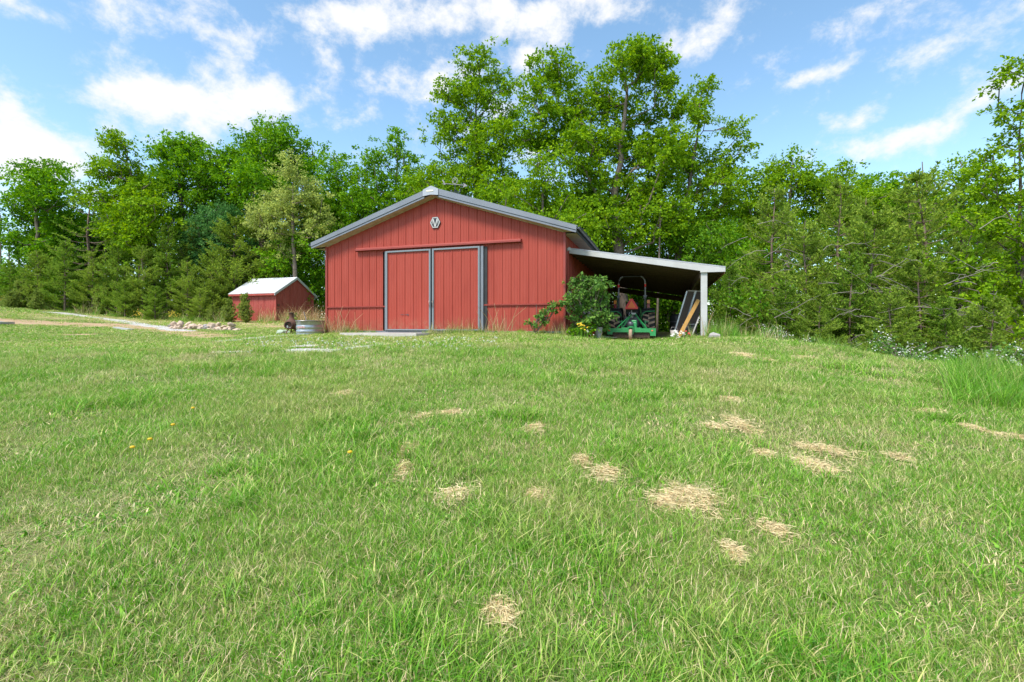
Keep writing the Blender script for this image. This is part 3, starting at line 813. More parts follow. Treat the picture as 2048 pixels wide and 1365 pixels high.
for s in (-1, 1):
    m = MB()
    pr = [(-.50, .955), (-.47, 1.01), (-.40, 1.06), (-.25, 1.10), (.12, 1.13), (.35, 1.04), (.42, .85)]
    for i in range(len(pr) - 1):
        m.add([(s * .38, *pr[i]), (s * .80, *pr[i]), (s * .80, *pr[i + 1]), (s * .38, *pr[i + 1]), (s * .38, pr[i][0], pr[i][1] - .03), (s * .80, pr[i][0], pr[i][1] - .03), (s * .80, pr[i + 1][0], pr[i + 1][1] - .03), (s * .38, pr[i + 1][0], pr[i + 1][1] - .03)],
              [(0, 1, 2, 3), (7, 6, 5, 4), (1, 5, 6, 2), (0, 3, 7, 4)])
    m.prism([(-.46, .72), (-.48, .95), (-.44, 1.0), (-.25, 1.08), (.12, 1.12), (.35, 1.02), (.42, .55), (-.1, .55)], s * .36 - .015, s * .36 + .015, 'x')
    m.build('fender', BLACK, tr)
    m = MB(); m.tube([(s * .355, -.51, .80), (s * .40, -.52, .90), (s * .50, -.52, .97), (s * .80, -.51, .975)], .018, 6); m.build('fender_edge', JGREEN, tr)
    # roll bar upright with folding joint
    x = s * .47
    m = MB(); m.box((x, -.30, 1.16), (.07, .08, .72)); m.build('roll_bar_lower', BLACK, tr)
    m = MB(); m.box((x, -.30, 1.54), (.12, .07, .035)); m.tube([(x - .09, -.30, 1.545), (x + .09, -.30, 1.545)], .016, 8); m.box((x, -.30, 1.51), (.085, .10, .07)); m.build('roll_bar_joint', DARKSTEEL, tr)
    m = MB(); m.tube([(x, -.30, 1.55), (x, -.30, 2.02), (x - s * .02, -.30, 2.12), (x - s * .08, -.30, 2.21), (x - s * .16, -.30, 2.25)], .030, 8)
    up = m.build('roll_bar_upper', mat('roll_bar_grey', (.22, .22, .24), .4, .3), tr)
    m = MB(); m.tube([(x, -.30, 1.86), (x, -.30, 1.98)], .034, 8); m.build('reflective_band', REDREF, up)
    m = MB(); m.tube([(x, -.30, 1.965), (x, -.30, 1.995)], .0345, 8); m.build('reflective_band', WHITE, up)
    # lamps
    lx = s * .585
    m = MB(); m.box((lx, -.33, 1.235), (.11, .05, .33)); m.bar((s * .48, -.30, 1.2), (lx, -.31, 1.2), .03, .03); lamp = m.build('rear_lamp', BLACK, tr)
    m = MB(); m.box((lx, -.365, 1.32), (.10, .03, .13)); m.build('amber_lens', AMBER, lamp, bevel=.008)
    m = MB(); m.box((lx, -.365, 1.165), (.10, .03, .14)); m.build('red_lens', REDLENS, lamp, bevel=.008)
m = MB(); m.tube([(-.31, -.30, 2.25), (.31, -.30, 2.25)], .03, 8); m.build('roll_bar_top', BLACK, tr)
m = MB(); m.box((0, .05, .95), (.46, .44, .12)); m.prism([(-.16, .92), (-.08, .95), (-.14, 1.30), (-.20, 1.33), (-.24, 1.28)], -.22, .22, 'x'); m.build('seat', BLACK, tr, bevel=.03)
m = MB(); m.tube([(.19 * math.cos(t), .42 + .08 * math.sin(t), 1.28 + .17 * math.sin(t)) for t in np.linspace(0, 2 * math.pi, 19)], .014, 6); m.tube([(0, .56, 1.0), (0, .42, 1.28)], .02, 6); m.bar((-.18, .42, 1.28), (.18, .42, 1.28), .02, .02); m.build('steering_wheel', BLACK, tr)
sg = MB(); tri = [(-.215, 1.06), (.215, 1.06), (.235, 1.10), (.04, 1.435), (-.04, 1.435), (-.235, 1.10)]
sg.prism(tri, -.425, -.40, 'y'); sgn = sg.build('slow_vehicle_triangle', REDREF, tr)
m = MB(); m.prism([(-.150, 1.11), (.150, 1.11), (0, 1.37)], -.432, -.426, 'y'); m.build('orange_centre', mat('fluorescent_orange', (1.0, .20, .045), .5), sgn)
m = MB(); m.bar((0, -.38, .80), (0, -.39, 1.02), .03, .02); m.tube([(0, -.40, .90), (0, -.62, .80)], .02, 8); m.box((0, -.60, .80), (.14, .06, .10)); m.tube([(-.08, -.60, .82), (.08, -.60, .82)], .014, 6); m.tube([(-.06, -.36, .95), (-.10, -.38, .84)], .012, 6); m.build('top_link', STEEL, tr)
for s in (-1, 1):
    m = MB(); m.tube([(s * .16, -.25, .44), (s * .30, -.70, .42)], .022, 6); m.tube([(s * .26, -.28, .86), (s * .27, -.50, .43)], .018, 6); m.build('lift_arm', DARKSTEEL, tr)
m = MB(); m.tube([(-.19, 1.95, .55), (-.19, 1.98, 1.0)], .02, 6); m.prism([(1.97, .5), (2.08, .5), (2.08, 1.0), (1.97, 1.0)], -.26, .26, 'x'); m.build('front_guard', JGREEN, tr)

# rotary cutter hitched behind the tractor
rc = thing('rotary_cutter', 'green mowing deck with tail wheel hitched behind the tractor', 'mower', Bl(2.02, .92, -.25), -TH)
m = MB()
m.box((0, .72, .345), (1.50, 1.40, .03)); m.box((-.755, .72, .27), (.03, 1.42, .19)); m.box((.755, .72, .27), (.03, 1.42, .19))
m.box((0, 1.42, .30), (1.50, .03, .14)); m.box((0, .45, .375), (.62, .9, .035))
m.build('deck', JGREEN, rc, bevel=.005)
m = MB(); m.prism([(-.77, .375), (.77, .375), (.77, .13), (.60, .13), (.60, .20), (.57, .245), (-.57, .245), (-.60, .20), (-.60, .17), (-.77, .17)], -.015, .02, 'y'); m.build('rear_skirt', JGREEN, rc)
m = MB()
for k in range(40):
    x = -.57 + k * 1.14 / 39
    m.box((x, .05 + .012 * (k % 2), .16), (.018, .012, .17 + .02 * ((k * 7) % 3)))
tag(m.build('chain_guard', mat('mud_brown_chain', (.07, .05, .04), .9, .1, (.13, .09, .065), 20), rc), kind='stuff')
m = MB(); m.box((0, .75, .17), (1.3, 1.2, .02)); m.build('blade_pan', DARKSTEEL, rc)
for x in (-.70, .66):
    m = MB(); m.box((x, -.022, .30), (.05, .008, .035)); m.build('reflector', ORANGE if x > 0 else REDREF, rc)
m = MB(); m.lathe([(.10, -.05), (.165, -.05), (.175, 0), (.165, .05), (.10, .05)], (0, -.22, .175), 'x', 18, 0); tw = m.build('tail_wheel', MUD, rc)
m = MB(); m.lathe([(0, -.055), (.09, -.055), (.09, .055), (0, .055)], (0, -.22, .175), 'x', 12, 0, False); m.build('hub', STEEL, tw)
m = MB()
for s in (-1, 1): m.bar((s * .075, -.22, .175), (s * .075, -.18, .40), .015, .05, (0, 1, 0))
m.box((0, -.10, .41), (.18, .22, .03)); m.box((0, .1, .415), (.10, .5, .06)); m.build('wheel_fork', JGREEN, rc)
m = MB(); m.box((.0, .72, .47), (.30, .30, .22)); m.box((.06, .70, .60), (.18, .24, .10)); m.build('gearbox', JGREEN, rc, bevel=.03)
m = MB(); m.lathe([(.06, 0), (.10, .02), (.10, .14), (.05, .18), (0, .18)], (-.05, .48, .42), 'z', 14); m.build('gearbox_cap', DARKSTEEL, rc)
m = MB(); m.tube([(0, .86, .52), (0, 1.6, .56)], .045, 10); m.build('drive_shaft', BLACK, rc)
for s in (-1, 1):
    m = MB(); m.bar((s * .48, .30, .38), (s * .06, 1.34, .86), .028, .028); m.build('brace', JGREEN, rc)
    m = MB(); m.bar((s * .40, 1.36, .36), (s * .05, 1.40, .90), .03, .05); m.build('mast_bar', JGREEN, rc)
    m = MB(); m.prism([(1.28, .36), (1.48, .36), (1.44, .66), (1.33, .66)], s * .40 - .012, s * .40 + .012, 'x'); m.box((s * .43, 1.39, .6), (.14, .03, .03)); m.build('hitch_bracket', JGREEN, rc)
m = MB(); m.box((0, 1.38, .88), (.16, .08, .07)); m.build('mast_head', STEEL, rc)

# ------------------------------------------------------------------ things leaning and lying under the lean-to
def T(name, label, cat, x, y, z=0.0, rz=0.0, group=None): return thing(name, label, cat, Bl(x, y, z - (.09 if 0.3 < x < 3.6 else 0)), -TH + rz, group)
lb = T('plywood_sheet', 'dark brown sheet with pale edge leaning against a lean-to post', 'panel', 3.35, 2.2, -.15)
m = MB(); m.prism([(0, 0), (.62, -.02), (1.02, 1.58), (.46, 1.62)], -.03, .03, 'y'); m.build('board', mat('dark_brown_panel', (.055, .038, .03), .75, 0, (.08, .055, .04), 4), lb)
m = MB(); m.bar((-.01, 0, 0), (.45, 0, 1.625), .07, .022, (0, 1, 0)); m.build('edge_strip', GALV, lb)
m = MB(); m.bar((.46, -.0, 1.625), (1.02, -.0, 1.585), .07, .05, (0, 1, 0)); m.build('top_rail', GREYWOOD, lb)
yp = T('leaning_plank', 'yellow brown wooden plank leaning on the white lean-to post', 'plank', 3.48, 1.15, -.14)
m = MB(); m.bar((0, 0, .05), (.62, .25, 1.27), .045, .115, (1, 0, 0)); m.build('timber', YWOOD, yp); m = MB(); m.bar((.62, .25, 1.27), (.623, .2513, 1.2765), .043, .112, (1, 0, 0)); m.build('sawn_end', GREYWOOD, yp)
gp_ = T('gutter_pipe', 'upright grey downspout standing by the brown panel', 'pipe', 3.62, 1.9, -.15)
m = MB(); m.bar((0, 0, .02), (.40, .05, 1.42), .07, .05); m.build('pipe', GALV, gp_); m = MB(); m.bar((.40, .05, 1.42), (.43, .052, 1.52), .08, .06); m.build('collar', WHITE, gp_)
gp2 = T('fence_stake', 'thin white stake leaning beside the white lean-to post', 'stake', 3.98, 1.05, -.14)
m = MB(); m.bar((-.10, 0, .02), (.12, .1, .62), .03, .03); m.build('shaft', WHITE, gp2); m = MB(); m.bar((.12, .1, .62), (.135, .107, .66), .02, .02); m.build('tip', GREYWOOD, gp2)
bk = T('storage_tub', 'dark grey plastic tub beneath the leaning yellow plank', 'tub', 3.82, 1.6, -.15)
m = MB(); m.lathe([(.0, .01), (.15, .01), (.19, .40), (.175, .40), (.14, .03), (0, .03)], n=18); m.build('body', BLACK, bk); m = MB(); m.lathe([(.188, .38), (.205, .385), (.205, .42), (.185, .42)], n=18); m.build('rim', mat('grey_plastic', (.15, .16, .17), .5), bk)
pb = T('pail', 'small pale grey pail standing at the foot of the plank', 'pail', 3.36, 1.35, -.15)
m = MB(); m.lathe([(.0, .01), (.10, .01), (.125, .30), (.115, .30), (.09, .03), (0, .03)], n=16); m.build('body', GREYSTONE, pb); m = MB(); m.tube([(-.12, 0, .29), (-.08, 0, .40), (.08, 0, .40), (.12, 0, .29)], .006, 5); m.build('handle', STEEL, pb)
dk = T('dark_barrel', 'black barrel standing behind the leaning brown panel', 'barrel', 3.55, 4.3, -.15)
m = MB(); m.lathe([(0, 0), (.26, 0), (.29, .1), (.30, .45), (.29, .8), (.26, .9), (.0, .9)], n=18); m.build('body', BLACK, dk); m = MB(); m.lathe([(.295, .28), (.315, .30), (.295, .32)], n=18); m.lathe([(.295, .58), (.315, .60), (.295, .62)], n=18); m.build('hoop', DARKSTEEL, dk)
# dark shelving and an arm-like beam along the barn wall
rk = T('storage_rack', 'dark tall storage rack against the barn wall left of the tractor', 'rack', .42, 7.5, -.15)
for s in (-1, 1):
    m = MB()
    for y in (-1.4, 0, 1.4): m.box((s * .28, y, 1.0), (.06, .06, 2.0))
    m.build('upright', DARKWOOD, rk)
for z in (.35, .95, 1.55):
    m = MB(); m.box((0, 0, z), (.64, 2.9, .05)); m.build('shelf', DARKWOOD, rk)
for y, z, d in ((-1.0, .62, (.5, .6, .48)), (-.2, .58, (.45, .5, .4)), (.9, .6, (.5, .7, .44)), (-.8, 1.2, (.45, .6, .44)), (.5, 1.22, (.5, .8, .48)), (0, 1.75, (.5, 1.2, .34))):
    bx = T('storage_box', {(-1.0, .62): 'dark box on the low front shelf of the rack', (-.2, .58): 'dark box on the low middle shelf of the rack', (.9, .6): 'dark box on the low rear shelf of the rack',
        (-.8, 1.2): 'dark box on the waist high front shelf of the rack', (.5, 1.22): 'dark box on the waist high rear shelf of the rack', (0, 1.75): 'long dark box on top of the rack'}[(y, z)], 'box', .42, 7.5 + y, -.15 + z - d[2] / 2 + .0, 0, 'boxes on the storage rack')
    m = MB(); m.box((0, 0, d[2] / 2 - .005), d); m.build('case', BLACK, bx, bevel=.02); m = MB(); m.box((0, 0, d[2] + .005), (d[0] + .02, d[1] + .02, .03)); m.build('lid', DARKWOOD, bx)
db = T('leaning_beam', 'dark timber leaning from the barn wall toward the tractor fender', 'beam', .75, 4.6, -.15)
m = MB(); m.bar((.72, 0, .62), (-.55, .3, 1.95), .10, .16, (0, 1, 0)); m.bar((.72, 0, .62), (.75, 0, .0), .09, .12, (0, 1, 0)); m.build('timber', DARKWOOD, db)
# wire crate, hose reel and pots by the shrub
wc = T('wire_crate', 'white wire crate on a stand half hidden behind the leafy shrub', 'crate', .58, 1.75, .62)
m = MB()
for i in range(9):
    m.tube([(-.24 + .06 * i, -.2, 0), (-.24 + .06 * i, -.2, .42)], .006, 4); m.tube([(-.24 + .06 * i, .2, 0), (-.24 + .06 * i, .2, .42)], .006, 4)
for z in (0, .14, .28, .42): m.tube([(-.24, -.2, z), (.24, -.2, z), (.24, .2, z), (-.24, .2, z), (-.24, -.2, z)], .007, 4)
m.build('wire_frame', WHITE, wc)
m = MB(); m.box((0, 0, .14), (.44, .36, .26)); m.build('liner', mat('pale_plastic', (.42, .43, .46), .5), wc)
m = MB(); 
for sx in (-1, 1):
    for sy in (-1, 1): m.box((sx * .22, sy * .18, -.40), (.04, .04, .78))
m.box((0, 0, -.02), (.5, .42, .03)); m.build('stand', GREYWOOD, wc)
hr = T('hose_reel', 'red and yellow hose coil hanging beside the leafy shrub', 'hose', 1.02, 1.1, .50)
m = MB()
for q in range(3): m.tube([(.10 * math.cos(t), -.02 * q, .12 * math.sin(t)) for t in np.linspace(0, 2 * math.pi, 17)], .022, 6, 0)
m.build('coil', mat('hose_red', (.50, .07, .03), .5), hr); m = MB(); m.tube([(-.10, .01, -.02), (-.13, .0, -.14), (-.02, 0, -.19)], .02, 6); m.build('hose_end', YELLOWP, hr); m = MB(); m.bar((0, .03, -.12), (0, .03, -.62), .04, .03); m.build('stake', GREYWOOD, hr)
rp = T('flower_pot', 'red flower pot with small blooms beside the leafy shrub', 'plant pot', .82, .18, -.10)
m = MB(); m.lathe([(0, .0), (.10, .0), (.13, .24), (.145, .24), (.145, .29), (.12, .29), (.11, .25), (0, .25)], n=18); m.build('pot', PETALR, rp)
gpz = T('grey_urn', 'grey stone urn standing right of the red flower pot', 'urn', 1.05, .22, -.12)
m = MB(); m.lathe([(0, 0), (.09, 0), (.11, .04), (.07, .08), (.12, .2), (.14, .33), (.12, .36), (.10, .33), (0, .30)], n=16); m.build('body', GREYSTONE, gpz)
m = MB(); m.lathe([(.135, .33), (.155, .345), (.135, .37)], n=16); m.build('lip', GREYSTONE, gpz)
lg = thing('log', 'pale barkless log lying on the grass before the leafy shrub', 'log', hit(1158, 673), R(-38))
m = MB(); m.tube([(-.42, 0, .055), (-.1, .02, .07), (.2, 0, .06), (.46, -.02, .05)], [.06, .065, .058, .05], 10); m.build('bole', PALEBARK, lg); m = MB(); m.tube([(-.425, 0, .055), (-.428, 0, .055)], .052, 10); m.build('cut_end', GREYWOOD, lg)
for k, (x, y, a, l) in enumerate(((1.15, .9, .35, .9), (1.2, 1.1, .2, .7), (1.0, 1.0, .55, .8))):
    o = T('scrap_board', ('grey weathered board lying on dirt left of the mowing deck', 'shorter weathered board lying beneath the tilted boards by the mowing deck', 'weathered board lying aslant nearest the urn')[k], 'board', x, y, -.13 + .03 * k, a, 'scrap boards by the mowing deck')
    m = MB(); m.box((0, 0, .02), (l, .14, .03), Matrix.Rotation(.05 * (k - 1), 3, 'Y')); m.build('plank', GREYWOOD, o); m = MB(); m.box((l / 2 - .05, 0, .04), (.015, .1, .01)); m.build('nail_strip', RUST, o)

# ------------------------------------------------------------------ stock tank, chiminea, rocks, lumber and brush at the left
tkp = gat(621, 16.9)
tk = thing('stock_tank', 'ribbed galvanized stock tank at the left corner of the barn', 'tank', (tkp[0], tkp[1], tkp[2] - .03), -.15)
m = MB()
prof = [(.385, .0), (.39, .06), (.372, .09), (.39, .12), (.39, .2), (.372, .23), (.39, .26), (.39, .36), (.372, .39), (.39, .42), (.39, .50), (.405, .515), (.405, .54), (.385, .54), (.38, .5), (.375, .32), (0, .32)]
m.lathe(prof, n=36, sx=1.08, sy=1.5); m.build('shell', GALV, tk)
m = MB(); m.lathe([(.386, .505), (.412, .512), (.412, .545), (.386, .55)], n=36, sx=1.08, sy=1.5); m.build('rolled_rim', STEEL, tk)
m = MB(); m.lathe([(0, .40), (.37, .40)], n=24, sx=1.07, sy=1.48); m.build('soil', mat('soil', (.12, .08, .05), .95), tk)
m = MB(); 
for k in range(9):
    a = -1.9 + k * .075
    m.box((.4215 * math.cos(a), .586 * math.sin(a), .31 + .012 * math.sin(k * 2.3)), (.03, .008, .05 if k % 2 else .065), Matrix.Rotation(a + 1.57, 3, 'Z'))
m.build('faded_print', mat('faded_red_print', (.52, .30, .29), .6), tk)
m = MB(); m.tube([(-.1, 0, .35), (-.32, .1, .86)], .02, 6); m.build('stake', PALEBARK, tk)
chp = gat(583, 18.2)
ch = thing('chiminea', 'rusty brown cast iron chiminea with round open mouth', 'chiminea', chp, .15)
m = MB(); m.lathe([(.09, .20), (.20, .24), (.255, .34), (.25, .44), (.17, .55), (.10, .60), (.085, .66), (.08, .82), (.10, .83), (.10, .86), (.065, .86), (.06, .6)], n=24); m.build('body', RUST, ch)
m = MB(); m.lathe([(.125, -.33), (.16, -.33), (.165, -.26), (.14, -.16)], (-.02, 0, .37), 'y', 20); m.build('mouth_ring', RUST, ch)
m = MB(); m.lathe([(0, -.2), (.13, -.27)], (-.02, 0, .37), 'y', 16); m.build('fire_opening', BLACK, ch)
for k in range(3):
    a = R(90 + 120 * k + 20)
    m = MB(); m.tube([(.10 * math.cos(a), .10 * math.sin(a), .24), (.20 * math.cos(a), .20 * math.sin(a), .12), (.22 * math.cos(a), .22 * math.sin(a), .0)], .022, 6); m.build('leg', RUST, ch)
m = MB(); m.box((-.02, -.30, .24), (.26, .12, .02)); m.build('ash_lip', RUST, ch)
m = MB(); m.lathe([(.0, -.335), (.02, -.33)], (-.05, 0, .33), 'y', 6); m.box((-.05, -.30, .30), (.05, .04, .06)); m.box((.05, -.30, .26), (.04, .04, .05)); m.build('ash', WHITE, ch)
def stone(name, label, cat, loc, r, sq, seed, material, group=None, parent=None):
    q = random.Random(seed)
    m = MB()
    n, vs, fs = 7, [], []
    rings = [(-.95, .35), (-.6, .85), (0, 1.0), (.55, .8), (.92, .38)]
    for z, rr in rings:
        for k in range(n):
            a = 2 * math.pi * k / n + q.uniform(-.15, .15)
            d = rr * q.uniform(.72, 1.2)
            vs.append((d * math.cos(a) * r * sq[0], d * math.sin(a) * r * sq[1], (z + q.uniform(-.12, .12)) * r * sq[2]))
    for i in range(4):
        for k in range(n): fs.append((i * n + k, i * n + (k + 1) % n, (i + 1) * n + (k + 1) % n, (i + 1) * n + k))
    fs += [tuple(range(n))[::-1], tuple(range(4 * n, 5 * n))]
    m.add(vs, fs)
    o = m.build(name, material, parent, loc, bevel=r * .04)
    o.rotation_euler = (q.uniform(-.5, .5), q.uniform(-.5, .5), q.uniform(0, 6))
    return tag(o, label, cat, group)
stone('pale_mound', 'pale green rounded rock left of the rusty chiminea', 'rock', tuple(Vector(gat(566, 18.8)) + Vector((0, 0, .04))), .30, (1.1, .8, .45), 3, mat('pale_green_stone', (.42, .50, .36), .8, 0, (.34, .40, .30), 6))
stone('grey_rock', 'grey and tan rock on the grass right of the lean-to post', 'rock', tuple(Vector(gat(1428, 13.4)) + Vector((0, 0, .06))), .14, (1.3, .9, .75), 5, GREYSTONE)
q = random.Random(4)
ORD = ('first', 'second', 'third', 'fourth', 'fifth', 'sixth', 'seventh', 'eighth', 'ninth', 'tenth', 'eleventh', 'twelfth', 'thirteenth', 'fourteenth')
for row, n, dy, lift, rr, nm in (('back', 13, .42, .10, (.15, .24), 0), ('front', 14, -.30, .06, (.13, .21), 1), ('top', 10, .06, .26, (.13, .19), 2)):
    for k in range(n):
        t = (k + .5) / n if row != 'top' else .05 + .9 * (k + .5) / n
        px = 336 + 138 * t + q.uniform(-2.5, 2.5)
        Y = 24.2 - 1.7 * t + dy + q.uniform(-.22, .22)
        x, y, z = gat(px, Y)
        col = 'grey' if (k * 5 + nm) % 9 == 0 else 'tan'
        stone('fieldstone', '%s %s from the left in the %s row of the fieldstone heap' % (col + ' stone', ORD[k], row), 'stone', (x, y, z + lift * q.uniform(.6, 1.15)), q.uniform(*rr) * q.choice((.75, 1, 1.1)), (q.uniform(.85, 1.6), q.uniform(.6, 1.2), q.uniform(.35, .9)), 100 + k + 40 * nm, GREYSTONE if col == 'grey' else STONE, 'fieldstones heaped beside the dirt track')
def lay(name, label, cat, px0, px1, y0, y1, w, h, material, end, py0=None, grp=None, lift=0.0):
    a, b = Vector(gat(px0, y0)), Vector(gat(px1, y1))
    o = thing(name, label, cat, a, 0, grp)
    m = MB(); d = b - a; m.bar((0, 0, h / 2 + .01 + lift), d + Vector((0, 0, h / 2 + .01)), w, h); m.build('beam', material, o)
    m = MB(); m.bar(d * .985 + Vector((0, 0, h / 2 + .01)), d * 1.004 + Vector((0, 0, h / 2 + .01)), w * .92, h * .92); m.build('beam_end', end, o)
    return o
lay('fallen_post', 'white post lying flat on the dirt track', 'post', 231, 262, 22.2, 20.6, .20, .07, WHITE, GREYWOOD)
lay('white_board', 'white board lying across other lumber at the left track edge', 'board', -8, 25, 21.0, 22.4, .16, .10, WHITE, GREYWOOD, lift=.05)
lay('lumber_piece', 'grey lumber lying under the white board at the left track edge', 'board', -30, 12, 22.3, 22.0, .25, .10, GREYWOOD, DARKWOOD)
lay('weathered_log', 'grey weathered log at the wood edge right of the brush pile', 'log', 212, 246, 36.3, 36.6, .35, .30, GREYWOOD, DARKWOOD, lift=.1)
lay('weathered_log', 'darker short log lying before the longer grey log', 'log', 220, 238, 35.6, 35.9, .28, .24, mat('dark_log', (.16, .13, .11), .9), GREYWOOD)
# brush pile
bx_, by_, bz_ = gat(158, 36.5)
bp = thing('brush_pile', 'tangled pile of bare grey cut branches at the wood edge', 'brush pile', (bx_, by_, bz_))
q = random.Random(9)
m = MB()
for k in range(90):
    a, l = q.uniform(0, 6.28), q.uniform(.5, 1.5)
    c = Vector((q.gauss(0, .55), q.gauss(0, .4), abs(q.gauss(.25, .25))))
    d = Vector((math.cos(a) * l, math.sin(a) * l * .6, q.uniform(-.3, .6)))
    m.tube([c - d / 2, c + Vector((0, 0, .1)), c + d / 2], [.022, .016, .007], 4, 0, False)
tag(m.build('branches', GREYWOOD, bp), kind='stuff')
m = MB(); m.tube([(.6, 0, .55), (1.6, -.2, .25), (2.3, -.3, .05)], [.02, .03, .04], 5); m.build('long_branch', PALEBARK, bp)

# white house far off at the left edge
hx, hy, hz = gat(-40, 62)
ho = thing('white_house', 'white house with brown roof peeking past trees at left edge', 'house', (hx, hy, CZ + (HZ - 592) / F * 62), 0)
m = MB(); m.box((-2.6, 4, 1.2), (9, 8, 2.7)); m.build('wall', WHITE, ho)
m = MB(); m.prism([(-.6, 2.5), (4, 3.6), (8.6, 2.5), (8.6, 2.62), (4, 3.75), (-.6, 2.62)], -7.4, 2.3, 'x'); m.build('roof', mat('brown_roof', (.28, .2, .16), .8), ho)
m = MB(); m.box((-2.6, 4, -.35), (9.1, 8.1, .5)); m.build('foundation', DARKWOOD, ho)
for x in (-5.5, -2.6, .4):
    m = MB(); m.box((x, -.02, 1.4), (.9, .06, 1.2)); w = m.build('window', WHITE, ho); m = MB(); m.box((x, -.055, 1.4), (.75, .02, 1.05)); m.build('pane', mat('window_glass', (.05, .07, .09), .1), w)

# ------------------------------------------------------------------ vegetation builders
def unit(v): return v / (np.linalg.norm(v, axis=-1, keepdims=True) + 1e-9)
def leaf_quads(p, d, n, l, w):
    """p: base, d: direction, n: face normal (all (N,3)); returns verts, faces"""
    s = unit(np.cross(d, n)); l = l[:, None]; w = w[:, None]
    mid = p + d * l * .45 - n * l * .08
    v = np.stack([p, mid + s * w * .5, p + d * l - n * l * .12, mid - s * w * .5], 1).reshape(-1, 3)
    f = np.arange(len(p) * 4).reshape(-1, 4)
    return v, f
def leaves(centers, spread, m_twig, m_leaf, size, r, droop=.25, flat=.6, wind=0.0):
    N = len(centers)
    tw = centers[:, None] + r.normal(size=(N, m_twig, 3)) * np.array([1, 1, flat]) * spread
    twd = unit(r.normal(size=(N, m_twig, 3)) + np.array([0, 0, .2]) + (tw - centers[:, None]) / spread * .7)
    base = tw[:, :, None] + r.normal(size=(N, m_twig, m_leaf, 3)) * spread * .29 * np.array([1, 1, .7]) + twd[:, :, None] * r.uniform(-.5, .5, (N, m_twig, m_leaf, 1)) * spread
    base = base.reshape(-1, 3); k = len(base)
    d = unit(np.repeat(twd.reshape(-1, 3), m_leaf, 0) * .6 + r.normal(size=(k, 3)) * .8 + np.array([wind, 0, -droop]))
    n = unit(r.normal(size=(k, 3)) * .75 + np.array([0, 0, .8]))
    l = size * r.uniform(.65, 1.35, k)
    return leaf_quads(base, d, n, l, l * r.uniform(.5, .75, k))
def limbs(nodes, parents, r0, tip, bark_n=5):
    n = len(nodes); cnt = np.zeros(n)
    kids = np.zeros(n, int)
    for i in range(1, n): kids[parents[i]] += 1
    cnt[kids == 0] = 1
    for i in range(n - 1, 0, -1): cnt[parents[i]] += cnt[i]
    rad = tip + (r0 * .8 - tip) * (cnt / max(cnt[0], 1)) ** .6
    vs, fs = [], []
    nodes = np.asarray(nodes)
    for i in range(1, n):
        a, b = nodes[parents[i]], nodes[i]
        t = unit((b - a)[None])[0]
        u = np.cross(t, [0, 0, 1.0]) if abs(t[2]) < .95 else np.cross(t, [1.0, 0, 0])
        u /= np.linalg.norm(u); w = np.cross(u, t)
        nn = 9 if rad[i] > .09 else (6 if rad[i] > .04 else 4)
        ra = min(rad[parents[i]], rad[i] * 1.25); bidx = len(vs)
        for P_, rr in ((a, ra), (b, rad[i])):
            for k in range(nn):
                an = 2 * math.pi * k / nn
                vs.append(P_ + (u * math.cos(an) + w * math.sin(an)) * rr)
        for k in range(nn): fs.append((bidx + k, bidx + (k + 1) % nn, bidx + nn + (k + 1) % nn, bidx + nn + k))
    return np.array(vs), np.array(fs)
def leaf_tree(name, label, cat, base, lobes, path, leaf_m, bark_m, r0=.22, seed=1, per=13, m_twig=5, m_leaf=24, size=.165, group=None, spread=.5, fill=.45, wind=0.0, parts=('trunk', 'crown')):
    """lobes: world (x, y, z, r); path: world trunk points"""
    r = np.random.default_rng(seed)
    base = np.array(base, float)
    root = thing(name, label, cat, tuple(base), 0, group)
    nodes = [np.array(path[0], float) - base]; par = [0]
    for q0, q1 in zip(path[:-1], path[1:]):
        q0, q1 = np.array(q0) - base, np.array(q1) - base
        k = max(2, int(np.linalg.norm(q1 - q0) / .8))
        for t in range(1, k + 1):
            nodes.append(q0 + (q1 - q0) * t / k + r.normal(size=3) * .05); par.append(len(nodes) - 2)
    cs = []
    for (x, y, z, rr) in lobes:
        k = max(3, int(per * 1.62 * (rr / 1.4) ** 2))
        v = unit(r.normal(size=(k, 3))) * (r.uniform(fill ** 3, 1, (k, 1)) ** (1 / 3)) * rr
        cs.append(np.array([x, y, z]) - base + v * np.array([1, 1, .9]))
    cs = np.concatenate(cs)
    tr_ = np.array(nodes)
    order = np.argsort(np.min(np.linalg.norm(cs[:, None] - tr_[None], axis=2), 1))
    for ci in order:
        c = cs[ci]; A = np.array(nodes)
        dist = np.linalg.norm(A - c, axis=1) + np.clip(A[:, 2] - c[2] + .3, 0, None) * 1.6
        j = int(np.argmin(dist)); L = np.linalg.norm(A[j] - c)
        k = max(1, min(4, int(L / .55)))
        p0 = A[j]; pj = j
        for t in range(1, k + 1):
            f = t / k
            pt = p0 + (c - p0) * f + np.array([0, 0, -.10 * L * math.sin(math.pi * f)]) + (r.normal(size=3) * .07 * min(L, 1.5) if t < k else 0)
            nodes.append(pt); par.append(pj); pj = len(nodes) - 1
    v, f = limbs(nodes, par, r0, .009)
    link(parts[0], mesh_np(parts[0], v, [f], bark_m, smooth=True), root)
    v, f = leaves(cs, spread, m_twig, m_leaf, size * 1.12, r, wind=wind)
    link(parts[1], mesh_np(parts[1], v, [f], leaf_m), root)
    return root
